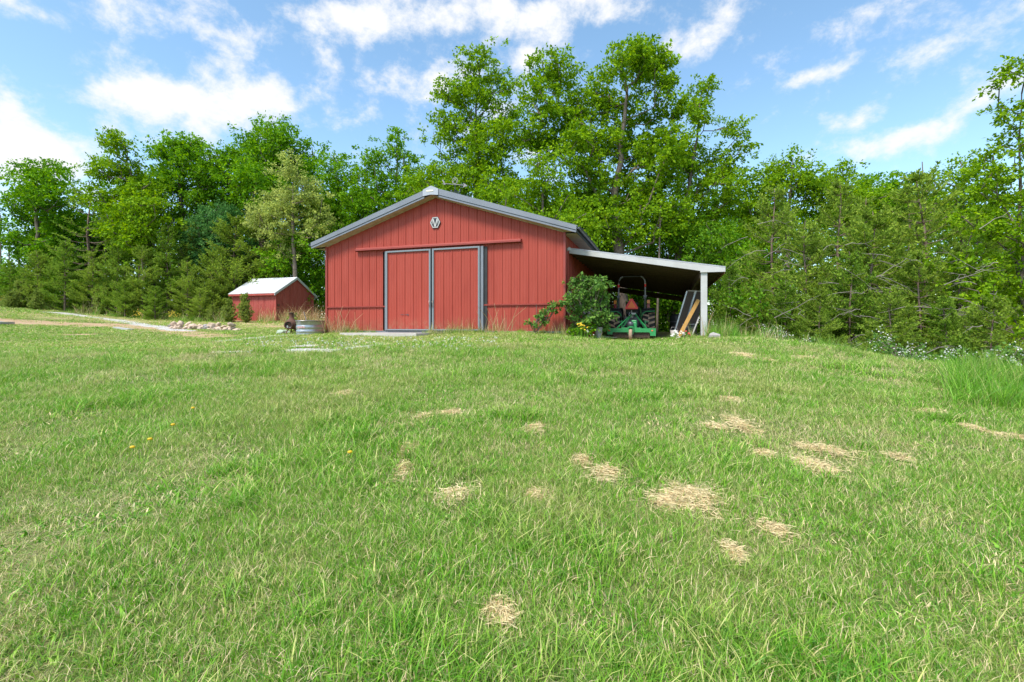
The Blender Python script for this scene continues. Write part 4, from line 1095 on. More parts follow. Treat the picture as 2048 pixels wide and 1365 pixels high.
def px_tree(name, label, cat, Y, basepx, lobes, path, leaf_m, bark_m, **kw):
    b = gat(basepx, Y)
    r = np.random.default_rng(kw.get('seed', 1) + 500)
    L = []
    for (px, py, rp) in lobes:
        x, y, z = P(px, py, Y); rr = rp * Y / F
        L.append((x, y + r.uniform(-.9, .9) * rr * 1.3, z, rr))
    pth = [(b[0], b[1], b[2] - .1)] + [tuple(np.array(P(px, py, Y)) + np.array([0, r.uniform(-.3, .3), 0])) for px, py in path]
    return leaf_tree(name, label, cat, b, L, pth, leaf_m, bark_m, **kw)

# the two tall trees behind the barn
px_tree('oak_tree', 'tall wide oak with pale trunk rising behind the lean-to roof', 'tree', 30, 1252,
    [(1105,140,34),(1085,215,40),(1075,262,34),(1140,230,44),(1195,190,46),(1245,140,44),(1275,118,26),(1300,160,44),(1215,135,24),(1315,120,24),(1330,215,36),(1200,285,48),(1275,270,50),(1145,310,40),(1335,300,44),
     (1105,285,34),(1180,360,44),(1262,370,50),(1330,385,52),(1120,425,48),(1195,440,50),(1290,450,46),(1350,450,36),(1255,215,40),(1050,270,22),(1180,425,40),(1300,330,40),(1130,150,26)],
    [(1246,580),(1240,500),(1229,440),(1231,385),(1243,320),(1250,240),(1256,170)], OAKLEAF, PALEBARK, r0=.42, seed=3, size=.17, wind=.5, spread=.42, per=15)
px_tree('oak_tree', 'narrow oak with ragged side branches right of the tallest oak', 'tree', 31.5, 1345,
    [(1405,190,26),(1420,170,16),(1390,235,30),(1400,300,42),(1365,330,40),(1440,330,36),(1450,275,26),(1425,390,48),(1380,430,44),(1475,345,30),(1490,300,16),(1455,430,42),(1360,500,44),(1430,500,46)],
    [(1350,560),(1370,430),(1392,300),(1402,200)], OAKLEAF, BARK, r0=.26, seed=5, size=.16, wind=.5, spread=.4)
px_tree('maple_tree', 'tall slender tree directly behind the barn peak', 'tree', 32, 955,
    [(935,150,28),(960,128,26),(992,150,26),(1020,172,18),(905,195,34),(950,205,40),(1000,215,32),(890,262,30),(935,275,46),(985,290,44),(1018,280,24),(880,330,36),(925,350,48),(985,365,48),(870,395,44),(960,420,50),(1015,400,40),(900,440,44)],
    [(955,520),(958,420),(955,330),(952,240),(955,150)], OAKLEAF, BARK, r0=.28, seed=8, size=.16, per=14, spread=.4)
px_tree('maple_tree', 'bright green rounded tree behind the barn roof between the two tallest trees', 'tree', 27.5, 1080,
    [(1085,345,36),(1060,395,42),(1115,395,42),(1025,420,38),(1090,450,44),(1140,450,38),(1045,470,40),(1000,400,34),(1150,490,36),(1110,320,24)],
    [(1082,520),(1085,430),(1085,350)], OAKLEAF, BARK, r0=.18, seed=9, size=.15)
px_tree('maple_tree', 'small airy tree left of the barn peak with sky gaps', 'tree', 34, 790,
    [(788,280,22),(800,310,24),(765,325,28),(820,330,24),(745,365,28),(795,375,36),(720,395,30),(760,410,34),(825,400,34),(790,440,40),(840,370,22)],
    [(792,520),(795,420),(790,300)], MAPLELEAF, BARK, r0=.2, seed=12, size=.16, per=11, spread=.4)
px_tree('maple_tree', 'thin tree with pointed top left of the airy small tree', 'tree', 36, 690,
    [(668,318,18),(675,350,26),(715,345,14),(655,385,28),(700,375,26),(685,415,38),(735,425,32),(650,440,36),(715,465,36)],
    [(690,540),(685,440),(675,340)], MAPLELEAF, BARK, r0=.2, seed=13, size=.16)
# left half
px_tree('oak_tree', 'tallest dark oak of the left wood edge', 'tree', 38, 525,
    [(540,262,26),(565,285,28),(515,280,30),(485,295,30),(590,310,26),(615,300,22),(460,305,26),(535,325,44),(580,350,38),(490,355,48),(440,335,34),(625,340,24),(545,395,50),(470,410,48),(600,410,40)],
    [(525,540),(530,420),(535,320),(540,270)], MAPLELEAF, BARK, r0=.34, seed=15, size=.18)
px_tree('oak_tree', 'dark green oak second left of the tallest left oak', 'tree', 38.5, 365,
    [(325,300,26),(350,315,30),(385,305,26),(410,300,22),(300,345,30),(365,355,40),(415,350,36),(330,395,42),(400,410,46),(285,400,34),(440,400,40),(360,450,44)],
    [(368,540),(365,430),(360,330)], MAPLELEAF, BARK, r0=.3, seed=17, size=.18)
px_tree('oak_tree', 'leaning oak with visible forked limbs left of centre in the left wood', 'tree', 35, 300,
    [(238,292,20),(258,305,22),(225,330,22),(262,340,26),(208,355,20),(250,385,30),(292,395,36),(225,405,26),(285,440,40),(335,440,40),(245,450,38),(310,490,40),(215,420,16),(195,350,14)],
    [(298,560),(296,470),(284,405),(262,345),(245,300)], OAKLEAF, BARK, r0=.28, seed=19, size=.17, spread=.42)
px_tree('maple_tree', 'rounded maple standing leftmost at the wood edge', 'tree', 38, 72,
    [(55,355,24),(80,350,24),(110,352,28),(140,370,24),(30,385,26),(70,390,34),(115,400,36),(150,410,22),(20,425,28),(62,440,38),(115,450,36),(25,480,30),(75,490,38),(125,500,34),(45,530,34),(95,540,34),(10,540,18)],
    [(75,560),(78,470),(80,380)], MAPLELEAF, BARK, r0=.26, seed=21, size=.18, per=10)
px_tree('ash_tree', 'pale yellow green tree left of the barn roof', 'tree', 33.5, 590,
    [(588,345,26),(565,372,28),(612,372,26),(545,405,30),(590,410,38),(632,405,22),(560,448,38),(612,452,36),(645,450,24),(530,440,24),(575,490,36)],
    [(592,540),(590,440),(588,360)], PALELEAF, PALEBARK, r0=.18, seed=23, size=.14, per=15, spread=.38)
px_tree('maple_tree', 'bright green young maple just behind the red shed', 'tree', 35.5, 610,
    [(600,498,30),(640,490,32),(572,522,26),(615,535,34),(648,545,26),(575,560,26),(620,585,32),(650,600,26),(680,470,34),(640,450,30),(720,480,34),(660,430,26)],
    [(612,600),(612,540),(615,490)], MAPLELEAF, BARK, r0=.14, seed=25, size=.16, per=16)
px_tree('cedar_tree', 'bluish green bushy tree behind the shed among pines', 'tree', 36, 440,
    [(430,430,28),(410,460,32),(455,455,34),(395,495,32),(440,505,40),(480,500,34),(420,545,36),(470,550,36)],
    [(440,560),(438,480),(432,430)], BLUELEAF, BARK, r0=.16, seed=27, size=.13, per=18, spread=.36)
px_tree('oak_tree', 'oak filling behind the pines near the left maple', 'tree', 41, 190,
    [(190,440,40),(150,470,40),(225,480,44),(180,520,44),(120,520,36)], [(190,560),(190,460)], DARKLEAF, BARK, r0=.2, seed=28, size=.2)
# right half
px_tree('oak_tree', 'round topped light green tree beyond the right pines', 'tree', 31, 1570,
    [(1580,318,26),(1555,340,28),(1605,345,30),(1535,380,34),(1580,385,40),(1625,390,34),(1515,430,40),(1560,440,44),(1500,480,40),(1540,510,40)],
    [(1572,560),(1575,440),(1580,330)], OAKLEAF, BARK, r0=.22, seed=31, size=.16)
px_tree('oak_tree', 'leafy tree peeking between the right pines with small crown', 'tree', 31, 1690,
    [(1690,345,24),(1665,365,26),(1715,375,30),(1685,400,40),(1730,420,38),(1650,420,36)], [(1692,560),(1690,360)], OAKLEAF, BARK, r0=.2, seed=33, size=.16)
px_tree('oak_tree', 'leafy tree with blunt crown behind the tallest right pine', 'tree', 33, 1790,
    [(1760,365,26),(1790,385,32),(1740,395,28),(1820,400,30),(1770,430,40),(1840,430,36)], [(1790,560),(1780,390)], MAPLELEAF, BARK, r0=.2, seed=35, size=.17)
px_tree('oak_tree', 'rounded leafy tree left of the right edge oak', 'tree', 27, 1925,
    [(1920,345,26),(1895,365,26),(1945,365,26),(1910,400,36),(1960,410,34),(1880,420,36),(1935,450,40)], [(1925,560),(1920,370)], OAKLEAF, BARK, r0=.18, seed=37, size=.15)
px_tree('oak_tree', 'windblown oak at the right edge with sparse high branches', 'tree', 17, 2052,
    [(2040,150,18),(2020,135,8),(2060,130,22),(1992,172,7),(2028,205,18),(2080,230,30),(2040,250,12),(2010,232,9),(2020,300,26),(2060,290,30),(1985,315,20),(1978,348,22),(2030,345,34),(2075,360,40),(1960,375,12),(1975,352,26),(1945,440,30),(1990,445,34),(1950,525,34),(2000,560,38),(1930,595,32),(1975,650,34),(2030,660,34),(2045,470,34),(2048,560,36),(2038,380,26),(1915,520,30),
     (2000,400,26),(2050,430,40),(1990,470,24),(2030,520,36),(2080,500,40),(1975,545,22),(2040,600,34),(2000,610,24)],
    [(2047,640),(2046,520),(2050,400),(2056,280),(2060,180)], OAKLEAF, BARK, r0=.13, seed=39, size=.11, per=30, m_leaf=14, spread=.2, wind=-.6)
# small trees behind the lean-to, under the tall oaks
for i, (px, Y, lb_, lob) in enumerate([
    (1340, 31, 'dark leafy sapling behind the lean-to roof beside the pale trunk', [(1330,470,36),(1310,520,40),(1360,540,40),(1340,590,44),(1300,600,40)]),
    (1440, 29, 'dark leafy small tree above the lean-to roof edge', [(1440,455,34),(1410,500,38),(1465,500,36),(1440,550,40),(1400,570,36),(1470,560,34),(1430,610,40)]),
    (1270, 32, 'leafy sapling seen through the open back of the lean-to', [(1270,560,40),(1240,600,36),(1300,610,40),(1270,640,36),(1340,630,36),(1220,560,36)]),
    (1190, 33, 'leafy sapling behind the barn side wall and eave', [(1190,470,36),(1160,500,36),(1210,520,40),(1230,470,30)]),
    (1510, 27, 'leafy small tree left of the right pines', [(1510,500,34),(1490,550,36),(1530,560,36),(1500,610,38)])]):
    px_tree('sapling', lb_, 'tree', Y, px, lob, [(px, 600), (px, lob[0][1] + 20)], DARKLEAF if i % 2 else MAPLELEAF, BARK, r0=.1, seed=50 + i, size=.15, per=15)

# pines
def pine_meshes(seed, H, Rm, zb, bare, dens, tip_up=.18):
    r = np.random.default_rng(seed); q = random.Random(seed)
    tv, tf = MB(), None
    pts = [Vector((math.sin(i * .9 + seed) * .05 * i / 6, math.cos(i * 1.3 + seed) * .05 * i / 6, H * i / 10)) for i in range(11)]
    tv.tube([tuple(p) for p in pts], [(.0125 * H) * (1 - i / 10.5) + .008 for i in range(11)], 8, 0, False)
    nb, nd, nn = [], [], []
    z = zb
    while z < H * .985:
        t = z / H
        Lmax = Rm * min(1.0, (1.02 - t) ** .72 * 1.15) * (.55 + .45 * min(1, t / .18))
        for k in range(q.choice((4, 5, 5, 6))):
            az = q.uniform(0, 6.28); L = max(.18, Lmax * q.uniform(.6, 1.1))
            e = q.uniform(.05, .35) if t < .7 else q.uniform(.35, .8)
            dirh = Vector((math.cos(az), math.sin(az), 0))
            side = Vector((-dirh.y, dirh.x, 0))
            bp, wob = [], q.uniform(-.25, .25)
            for i in range(6):
                f = i / 5
                bp.append(Vector((0, 0, z)) + dirh * L * f + side * (wob * L * f * f + q.uniform(-.04, .04) * L) + Vector((0, 0, L * (math.tan(e) * f * .7 - .32 * f + .30 * f * f + tip_up * f ** 3) )))
            tv.tube([tuple(p) for p in bp], [.004 + .014 * L ** .8 * (1 - f / 5.2) for f in range(6)], 4, 0, False)
            step = .13 / dens
            n = int(L * (1 - bare) / step)
            for j in range(n + 2):
                f = bare + (1 - bare) * (j / (n + 1))
                i0 = min(4, int(f * 5)); p = bp[i0].lerp(bp[i0 + 1], f * 5 - i0); tg = (bp[i0 + 1] - bp[i0]).normalized()
                for s in ((-1, 1) if j <= n else (0,)):
                    tl = (.16 + .26 * (1 - abs(f - .55))) * min(1, L / 1.1) * q.uniform(.6, 1.3)
                    d = (tg * .75 + side * s * q.uniform(.4, 1.0) + Vector((0, 0, q.uniform(-.05, .28)))).normalized()
                    if q.random() < .35: tv.tube([tuple(p), tuple(p + d * tl)], [.005, .003], 3, 0, False)
                    for c in range(11):
                        g = .12 + .88 * (c + q.random()) / 11
                        nb.append(tuple(p + d * tl * g)); nd.append(tuple((d * .75 + Vector((q.gauss(0, .55), q.gauss(0, .55), q.gauss(.18, .5))))));
        z += H * q.uniform(.034, .056)
    nb = np.array(nb); nd = unit(np.array(nd)); n = len(nb)
    nrm = unit(r.normal(size=(n, 3)) + [0, 0, .6]); l = r.uniform(.10, .19, n)
    s = unit(np.cross(nd, nrm)); w = r.uniform(.018, .034, n)[:, None]
    # a needle bundle: one slim kite
    v = np.stack([nb - nd * .01, nb + nd * l[:, None] * .5 + s * w, nb + nd * l[:, None], nb + nd * l[:, None] * .5 - s * w], 1).reshape(-1, 3)
    return tv, (v, np.arange(n * 4).reshape(-1, 4))
PINES = {}
for key, args, nm in (('full', (1, 7.0, 2.1, .3, .18, 1.1), NEEDLE2), ('full2', (2, 7.0, 2.4, .25, .24, 1.05), NEEDLE), ('open', (3, 9.0, 2.7, .8, .34, 1.0), NEEDLE),
                      ('open2', (4, 9.0, 2.4, 1.2, .3, 1.0), NEEDLE), ('bare', (5, 9.0, 2.0, 2.5, .62, .5), NEEDLE2), ('young', (6, 2.0, .60, .14, .12, .48), NEEDLE3), ('young2', (7, 2.0, .75, .12, .1, .5), NEEDLE3)):
    tv, (v, f) = pine_meshes(*args)
    root = thing('pine_tree', None, 'tree')
    tb = tv.build('trunk', PINEBARK, root)
    link('crown', mesh_np('crown', v, [f], nm), root)
    PINES[key] = (root, args[1])
_used = set()
def pine(kind, px, Y, toppy, label, group, wide=1.0, lean=0.0):
    proto, H = PINES[kind]
    x, y, z = gat(px, Y)
    h = CZ + (HZ - toppy) / F * Y - z
    sc = h / H
    rot = (lean, 0, rnd.uniform(0, 6.28))
    if kind in _used: o = dup(proto, (x, y, z - .05), rot, (sc * wide, sc * wide, sc))
    else:
        o = proto; o.location = (x, y, z - .05); o.rotation_euler = rot; o.scale = (sc * wide, sc * wide, sc); _used.add(kind)
    return tag(o, label, 'tree', group)
gr = 'pines along the right wood edge'
for a in [('open', 1545, 24, 375, 'pine with bare reddish trunk nearest the lean-to end', 1.0), ('open2', 1678, 21.5, 362, 'pine with straight visible trunk in the middle of the right wood'),
          ('open', 1870, 20.5, 345, 'pine with leaning pale trunk left of the right edge oak', 1.1, .05), ('full2', 1610, 20, 440, 'broad pine before the round topped tree'),
          ('full2', 1745, 19.5, 420, 'broad pine right of the straight trunk pine'), ('open2', 1815, 23, 375, 'dark pine between two visible trunks at right'),
          ('open', 1955, 20, 440, 'pine below the rounded leafy tree by the right edge'), ('full', 1460, 22.5, 520, 'low pine beside the white lean-to post'),
          ('full2', 1520, 20.5, 555, 'low spreading pine right of the lean-to post'), ('full2', 1640, 16.8, 575, 'low drooping pine behind the lawn crest with bare twigs'),
          ('full2', 1780, 15.5, 570, 'low drooping pine behind the white brambles'), ('full', 1890, 15, 590, 'low pine among white brambles at right'),
          ('full2', 1985, 14.2, 590, 'low pine by the right edge trunk'), ('full', 1700, 18, 500, 'middle height pine behind the lawn crest'), ('open2', 1920, 17.5, 490, 'middle height pine near the right edge'),
          ('full2', 1840, 17.8, 500, 'middle height pine under the leaning trunk'), ('full', 1570, 18.6, 560, 'dense short pine at the right lawn corner'), ('open2', 1730, 24, 395, 'tall pine behind the straight trunk pine'),
          ('full2', 2020, 21, 480, 'pine behind the right edge oak trunk'), ('bare', 1850, 25, 322, 'spiky pine top standing above the right wood')]:
    pine(*a[:5], gr, *(a[5:] if len(a) > 5 else ()))
gl = 'pines along the left wood edge'
for a in [('full', 20, 34, 520, 'dark pine at the far left edge'), ('full2', 75, 33.5, 500, 'pine right under the leftmost maple'), ('full', 130, 33, 480, 'pine second along from the leftmost maple'),
          ('bare', 178, 36, 358, 'bare limbed pine against the sky beside the leftmost maple', 1.3), ('full2', 185, 33, 500, 'broad pine beneath the bare limbed pine'), ('full', 235, 33, 480, 'pine before the leaning oak'),
          ('full2', 285, 32.5, 490, 'broad pine right of the leaning oak trunk'), ('full', 335, 33.5, 450, 'pine under the second left oak'), ('full2', 375, 32, 520, 'broad low pine behind the stone heap'),
          ('full2', 425, 33, 500, 'broad pine left of the red shed'), ('full2', 470, 34.5, 430, 'tall olive pine above the red shed roof', 1.1), ('full2', 520, 35.5, 420, 'tall olive pine behind the red shed ridge', 1.1), ('full2', 555, 36.5, 470, 'olive pine right of the shed ridge'),
          ('full2', 395, 36, 440, 'olive pine behind the bluish tree'), ('full', 310, 30.8, 570, 'short pine at the grass edge left of the stone heap', 1.3), ('full2', 400, 30.6, 575, 'short spreading pine at the grass edge near the shed', 1.3), ('full', 250, 31.5, 560, 'short pine behind the grey logs', 1.3),
          ('full', 160, 34.5, 540, 'short pine behind the brush pile', 1.3), ('full2', 60, 34, 560, 'short pine at the left grass edge', 1.4)]:
    pine(*a[:5], gl, *(a[5:] if len(a) > 5 else ()))
gy_ = 'young pines in the rough grass'
for a in [('young', 489, 29.9, 588, 'young pine standing against the red shed front', .8), ('young2', 458, 30.0, 601, 'bushy young pine at the left corner of the red shed'), ('young', 205, 32.5, 576, 'young pine behind the grey log'),
          ('young', 40, 33, 562, 'young pine at far left before the white house', 1.0), ('young2', 20, 32.5, 585, 'bushy young pine at the far left corner'), ('young2', 75, 32.2, 583, 'bushy young pine left of the brush pile'),
          ('young2', 425, 30.2, 612, 'low young pine left of the shed by the grass edge')]:
    pine(*a[:5], gy_, *(a[5:] if len(a) > 5 else ()))

# shrubs
def shrub(name, label, cat, base, lobes, leaf_m, seed, per=26, m_twig=5, m_leaf=12, size=.07, spread=.14, group=None, stems=True, flowers=None, nf=0, r0=.03):
    b = np.array(base); r = np.random.default_rng(seed)
    root = leaf_tree(name, label, cat, b, lobes, [tuple(b), (b[0] + .05, b[1], lobes[0][2])], leaf_m, PALEBARK, r0=r0, seed=seed, per=per, m_twig=m_twig, m_leaf=m_leaf, size=size, spread=spread, group=group, fill=.3, parts=('stem', 'foliage'))
    if flowers:
        pts = []
        for (x, y, z, rr) in lobes:
            v = unit(r.normal(size=(max(3, int(nf * rr * rr)), 3)) + [0, -.5, .5]) * rr * r.uniform(.85, 1.15, (max(3, int(nf * rr * rr)), 1))
            pts.append(np.array([x, y, z]) + v - b)
        pts = np.concatenate(pts)
        pts = np.repeat(pts, 4, 0) + r.normal(size=(len(pts) * 4, 3)) * .05
        k = len(pts)
        v, f = leaf_quads(pts, unit(r.normal(size=(k, 3))), unit(r.normal(size=(k, 3)) * .6 + [0, -.6, .6]), r.uniform(.03, .05, k), r.uniform(.025, .045, k))
        tag(link('blossoms', mesh_np('blossoms', v, [f], flowers), root), kind='stuff')
    return root
def pl(lst, Y, jit=.2, seed=0):
    r = random.Random(seed); return [(*(np.array(P(a, b, Y)) + [0, r.uniform(-jit, jit), 0]), c * Y / F) for a, b, c in lst]
shrub('leafy_shrub', 'large leafy green shrub at the right front corner of the barn', 'shrub', gat(1165, 14.9),
      pl([(1160,565,18),(1185,570,20),(1200,572,14),(1150,588,14),(1180,590,18),(1203,592,14),(1140,606,14),(1160,612,16),(1185,608,12),(1204,606,14),(1150,630,14),(1172,636,14),(1195,630,14),(1210,634,14),(1190,648,12),(1208,650,10),(1150,652,10),(1130,604,7)], 14.7, .25, 2), BUSHLEAF, 61, per=215, m_twig=4, m_leaf=7, size=.095, spread=.075)
shrub('wall_sapling', 'small leafy sapling growing against the red barn wall', 'shrub', gat(1070, 14.9),
      pl([(1105,612,8),(1098,620,8),(1085,630,9),(1075,634,7),(1092,638,7),(1060,645,5),(1068,650,4),(1108,620,5),(1082,645,5)], 14.75, .08, 3), BUSHLEAF, 63, r0=.012, per=400, m_twig=3, m_leaf=5, size=.085, spread=.05)
shrub('low_planting', 'low green leafy planting at the foot of the leafy shrub', 'shrub', gat(1150, 14.6), pl([(1145,660,9),(1158,663,8),(1170,668,8),(1180,660,8)], 14.5, .1, 4), MAPLELEAF, 64, per=500, m_twig=3, m_leaf=6, size=.07, spread=.06)
shrub('chiminea_shrub', 'bright green upright weed shrub behind the rusty chiminea', 'shrub', gat(589, 18.9), pl([(586,632,6),(588,645,8),(580,640,5),(594,650,7),(588,656,8)], 18.9, .08, 5), NEEDLE3, 65, per=400, m_twig=3, m_leaf=6, size=.08, spread=.06)
gb = 'white flowering brambles along the lawn crest'
for i, (lob, Y, lb_) in enumerate([([(1545,668,14),(1520,664,12),(1575,680,14),(1600,688,12)], 15.0, 'white flowering bramble nearest the lean-to along the crest'),
    ([(1760,690,16),(1790,680,18),(1800,705,20),(1825,715,18),(1770,712,16),(1735,705,12)], 11.6, 'tall white flowering bramble with raised sprays in the middle of the crest'),
    ([(1850,725,18),(1880,722,20),(1905,735,20),(1935,720,20)], 10.8, 'white flowering bramble right of the raised sprays'),
    ([(1960,718,22),(1990,725,24),(2025,715,24),(2050,728,26),(2010,742,22)], 10.2, 'dense white flowering bramble at the right edge'),
    ([(1560,690,10),(1620,697,10),(1660,705,10),(1700,712,10)], 13.2, 'thin low bramble following the lawn crest')]):
    L = pl(lob, Y, .5, 7 + i)
    shrub('flowering_bramble', lb_, 'shrub', gat(lob[1][0], Y), L, BUSHLEAF, 70 + i, per=170, m_twig=4, m_leaf=6, size=.06, spread=.10, group=gb, flowers=PETALW, nf=200)

# undergrowth: one leafy mass under the trees, and the wood behind
def mass(name, pts, size, spread, m_twig, m_leaf, m, seed):
    r = np.random.default_rng(seed)
    v, f = leaves(np.array(pts), spread, m_twig, m_leaf, size, r)
    tag(link(name, mesh_np(name, v, [f], m)), kind='stuff')
pts = []
for k in range(260):
    px = rnd.uniform(-80, 640); Y = rnd.uniform(34, 39)
    x, y, z = gat(px, Y); pts.append((x, y, z + rnd.uniform(.2, 2.2)))
for k in range(700):
    px = rnd.uniform(1180, 2120); Y = rnd.uniform(19, 27) if px > 1480 else rnd.uniform(30.5, 34)
    x, y, z = gat(px, Y); pts.append((x, y, z + rnd.uniform(.1, 2.6)))
for k in range(150):
    x = rnd.uniform(11.2, 17); y = rnd.uniform(9, 17); pts.append((x, y, g1(x, y) + rnd.uniform(.05, .5)))
mass('undergrowth', pts, .15, .6, 6, 18, DARKLEAF, 81)
pts = []
for k in range(1150):
    px = rnd.uniform(-30, 2200); Y = rnd.uniform(40, 52)
    x, y, z = gat(px, Y)
    top = 440 if px < 620 else (375 if px < 1500 else 405)
    if px < 60: top = 560
    py = rnd.uniform(top, 640); pts.append((x, y, CZ + (HZ - py) / F * Y))
mass('woods', pts, .32, 1.1, 7, 20, DARKLEAF, 82)
# dim trunks of the wood seen under the lean-to and between pines
m = MB()
for k in range(70):
    px = rnd.uniform(1190, 2050); Y = rnd.uniform(28, 40); x, y, z = gat(px, Y)
    h = rnd.uniform(4, 8); m.tube([(x, y, z - .2), (x + rnd.uniform(-.4, .4), y, z + h)], [rnd.uniform(.05, .13), .04], 6, 0, False)
for k in range(40):
    px = rnd.uniform(0, 640); Y = rnd.uniform(39, 46); x, y, z = gat(px, Y)
    h = rnd.uniform(4, 8); m.tube([(x, y, z - .2), (x + rnd.uniform(-.4, .4), y, z + h)], [rnd.uniform(.05, .13), .04], 6, 0, False)
tag(m.build('woods_stems', BARK), kind='stuff')
# bare twigs in the right pines' skirts
m = MB()
for k in range(95):
    px = rnd.uniform(1490, 2040); Y = 19 - (px - 1490) * .0095 + rnd.uniform(-1.5, 1.5); x, y, z = gat(px, Y)
    z0 = z + rnd.uniform(.3, 5.5); a = rnd.choice((0, math.pi)) + rnd.gauss(0, .5); l = rnd.uniform(.5, 1.7); u1, u2 = rnd.uniform(-.3, .6), rnd.uniform(-.1, .6)
    p = [(x + math.cos(a) * l * f, y + math.sin(a) * l * f * .6, z0 + l * (u1 * f - u2 * f * f) + rnd.uniform(-.04, .04)) for f in (0, .25, .5, .75, 1)]
    m.tube(p, [.012, .010, .008, .006, .003], 4, 0, False)
    for f in (1, 2, 3):
        s = rnd.choice((-1, 1)); m.tube([p[f], (p[f][0] + math.cos(a) * .25, p[f][1] + s * .15, p[f][2] + rnd.uniform(-.2, .15))], [.007, .003], 3, 0, False)
tag(m.build('bare_twigs', mat('bare_twig', (.27, .23, .20), .9)), kind='stuff')

# ------------------------------------------------------------------ grass
def blades(r, n, rad, h, w, lean, mix, seg=3):
    """a tuft of n blades; mix: shares of the three blade materials"""
    a = r.uniform(0, 6.28, n); d = rad * np.sqrt(r.uniform(0, 1, n))
    base = np.stack([d * np.cos(a), d * np.sin(a), np.full(n, -.01)], 1)
    az = r.uniform(0, 6.28, n); H = h * r.uniform(.45, 1.25, n); ln = lean * r.uniform(.2, 1.5, n)
    dr = np.stack([np.cos(az), np.sin(az), np.zeros(n)], 1); sd = np.stack([-np.sin(az), np.cos(az), np.zeros(n)], 1)
    tw = r.uniform(-1.2, 1.2, n)[:, None]; sd = unit(sd * np.cos(tw) + dr * np.sin(tw))
    W = (w * r.uniform(.6, 1.3, n))[:, None]
    V = []
    for i in range(seg + 1):
        f = i / seg
        c = base + dr * (H * ln * f * f)[:, None] + np.array([0, 0, 1]) * (H * (f - .28 * ln * f * f))[:, None]
        ww = W * (1 - f) ** .7
        if i < seg: V += [c - sd * ww / 2, c + sd * ww / 2]
        else: V += [c]
    V = np.stack(V, 1); k = V.shape[1]
    b = (np.arange(n) * k)[:, None]
    quads = np.concatenate([b + np.array([[2 * i, 2 * i + 1, 2 * i + 3, 2 * i + 2]]) for i in range(seg - 1)])
    tris = b + np.array([[2 * seg - 2, 2 * seg - 1, 2 * seg]])
    mi = r.choice(3, n, p=mix)
    midx = np.concatenate([np.tile(mi, seg - 1), mi])
    return V.reshape(-1, 3), [quads, tris], midx
def scatter(name, protos, pos, rot, scl, idx, label=None):
    """instances of the small tuft meshes on points"""
    pc = bpy.data.collections.new(name + '_tufts')
    for i, me in enumerate(protos):
        o = bpy.data.objects.new('%s_tuft_%02d' % (name, i), me); pc.objects.link(o)
    me = bpy.data.meshes.new(name)
    me.vertices.add(len(pos)); me.vertices.foreach_set('co', np.asarray(pos, np.float32).ravel())
    for nm, ty, val in (('rot', 'FLOAT_VECTOR', rot), ('scl', 'FLOAT_VECTOR', scl)):
        a = me.attributes.new(nm, ty, 'POINT'); a.data.foreach_set('vector', np.asarray(val, np.float32).ravel())
    a = me.attributes.new('idx', 'INT', 'POINT'); a.data.foreach_set('value', np.asarray(idx, np.int32))
    me.update()
    o = link(name, me)
    ng = bpy.data.node_groups.new(name + '_nodes', 'GeometryNodeTree')
    ng.interface.new_socket('Geometry', in_out='INPUT', socket_type='NodeSocketGeometry')
    ng.interface.new_socket('Geometry', in_out='OUTPUT', socket_type='NodeSocketGeometry')
    N, L = ng.nodes, ng.links
    gi, go = N.new('NodeGroupInput'), N.new('NodeGroupOutput')
    ci = N.new('GeometryNodeCollectionInfo'); ci.inputs[0].default_value = pc; ci.inputs[1].default_value = True; ci.inputs[2].default_value = True
    ip = N.new('GeometryNodeInstanceOnPoints'); ip.inputs['Pick Instance'].default_value = True
    def na(nm, ty):
        n = N.new('GeometryNodeInputNamedAttribute'); n.data_type = ty; n.inputs['Name'].default_value = nm; return n.outputs[0]
    er = N.new('FunctionNodeEulerToRotation'); L.new(na('rot', 'FLOAT_VECTOR'), er.inputs[0])
    L.new(gi.outputs[0], ip.inputs['Points']); L.new(ci.outputs[0], ip.inputs['Instance'])
    L.new(na('idx', 'INT'), ip.inputs['Instance Index']); L.new(er.outputs[0], ip.inputs['Rotation']); L.new(na('scl', 'FLOAT_VECTOR'), ip.inputs['Scale'])
    L.new(ip.outputs[0], go.inputs[0])
    md = o.modifiers.new('scatter', 'NODES'); md.node_group = ng
    tag(o, label, kind='stuff')
    return o
def vnoise(x, y, s, seed=0):
    return np.array([mnoise.noise(Vector((a * s, b * s, seed * 7.3))) for a, b in zip(x, y)])
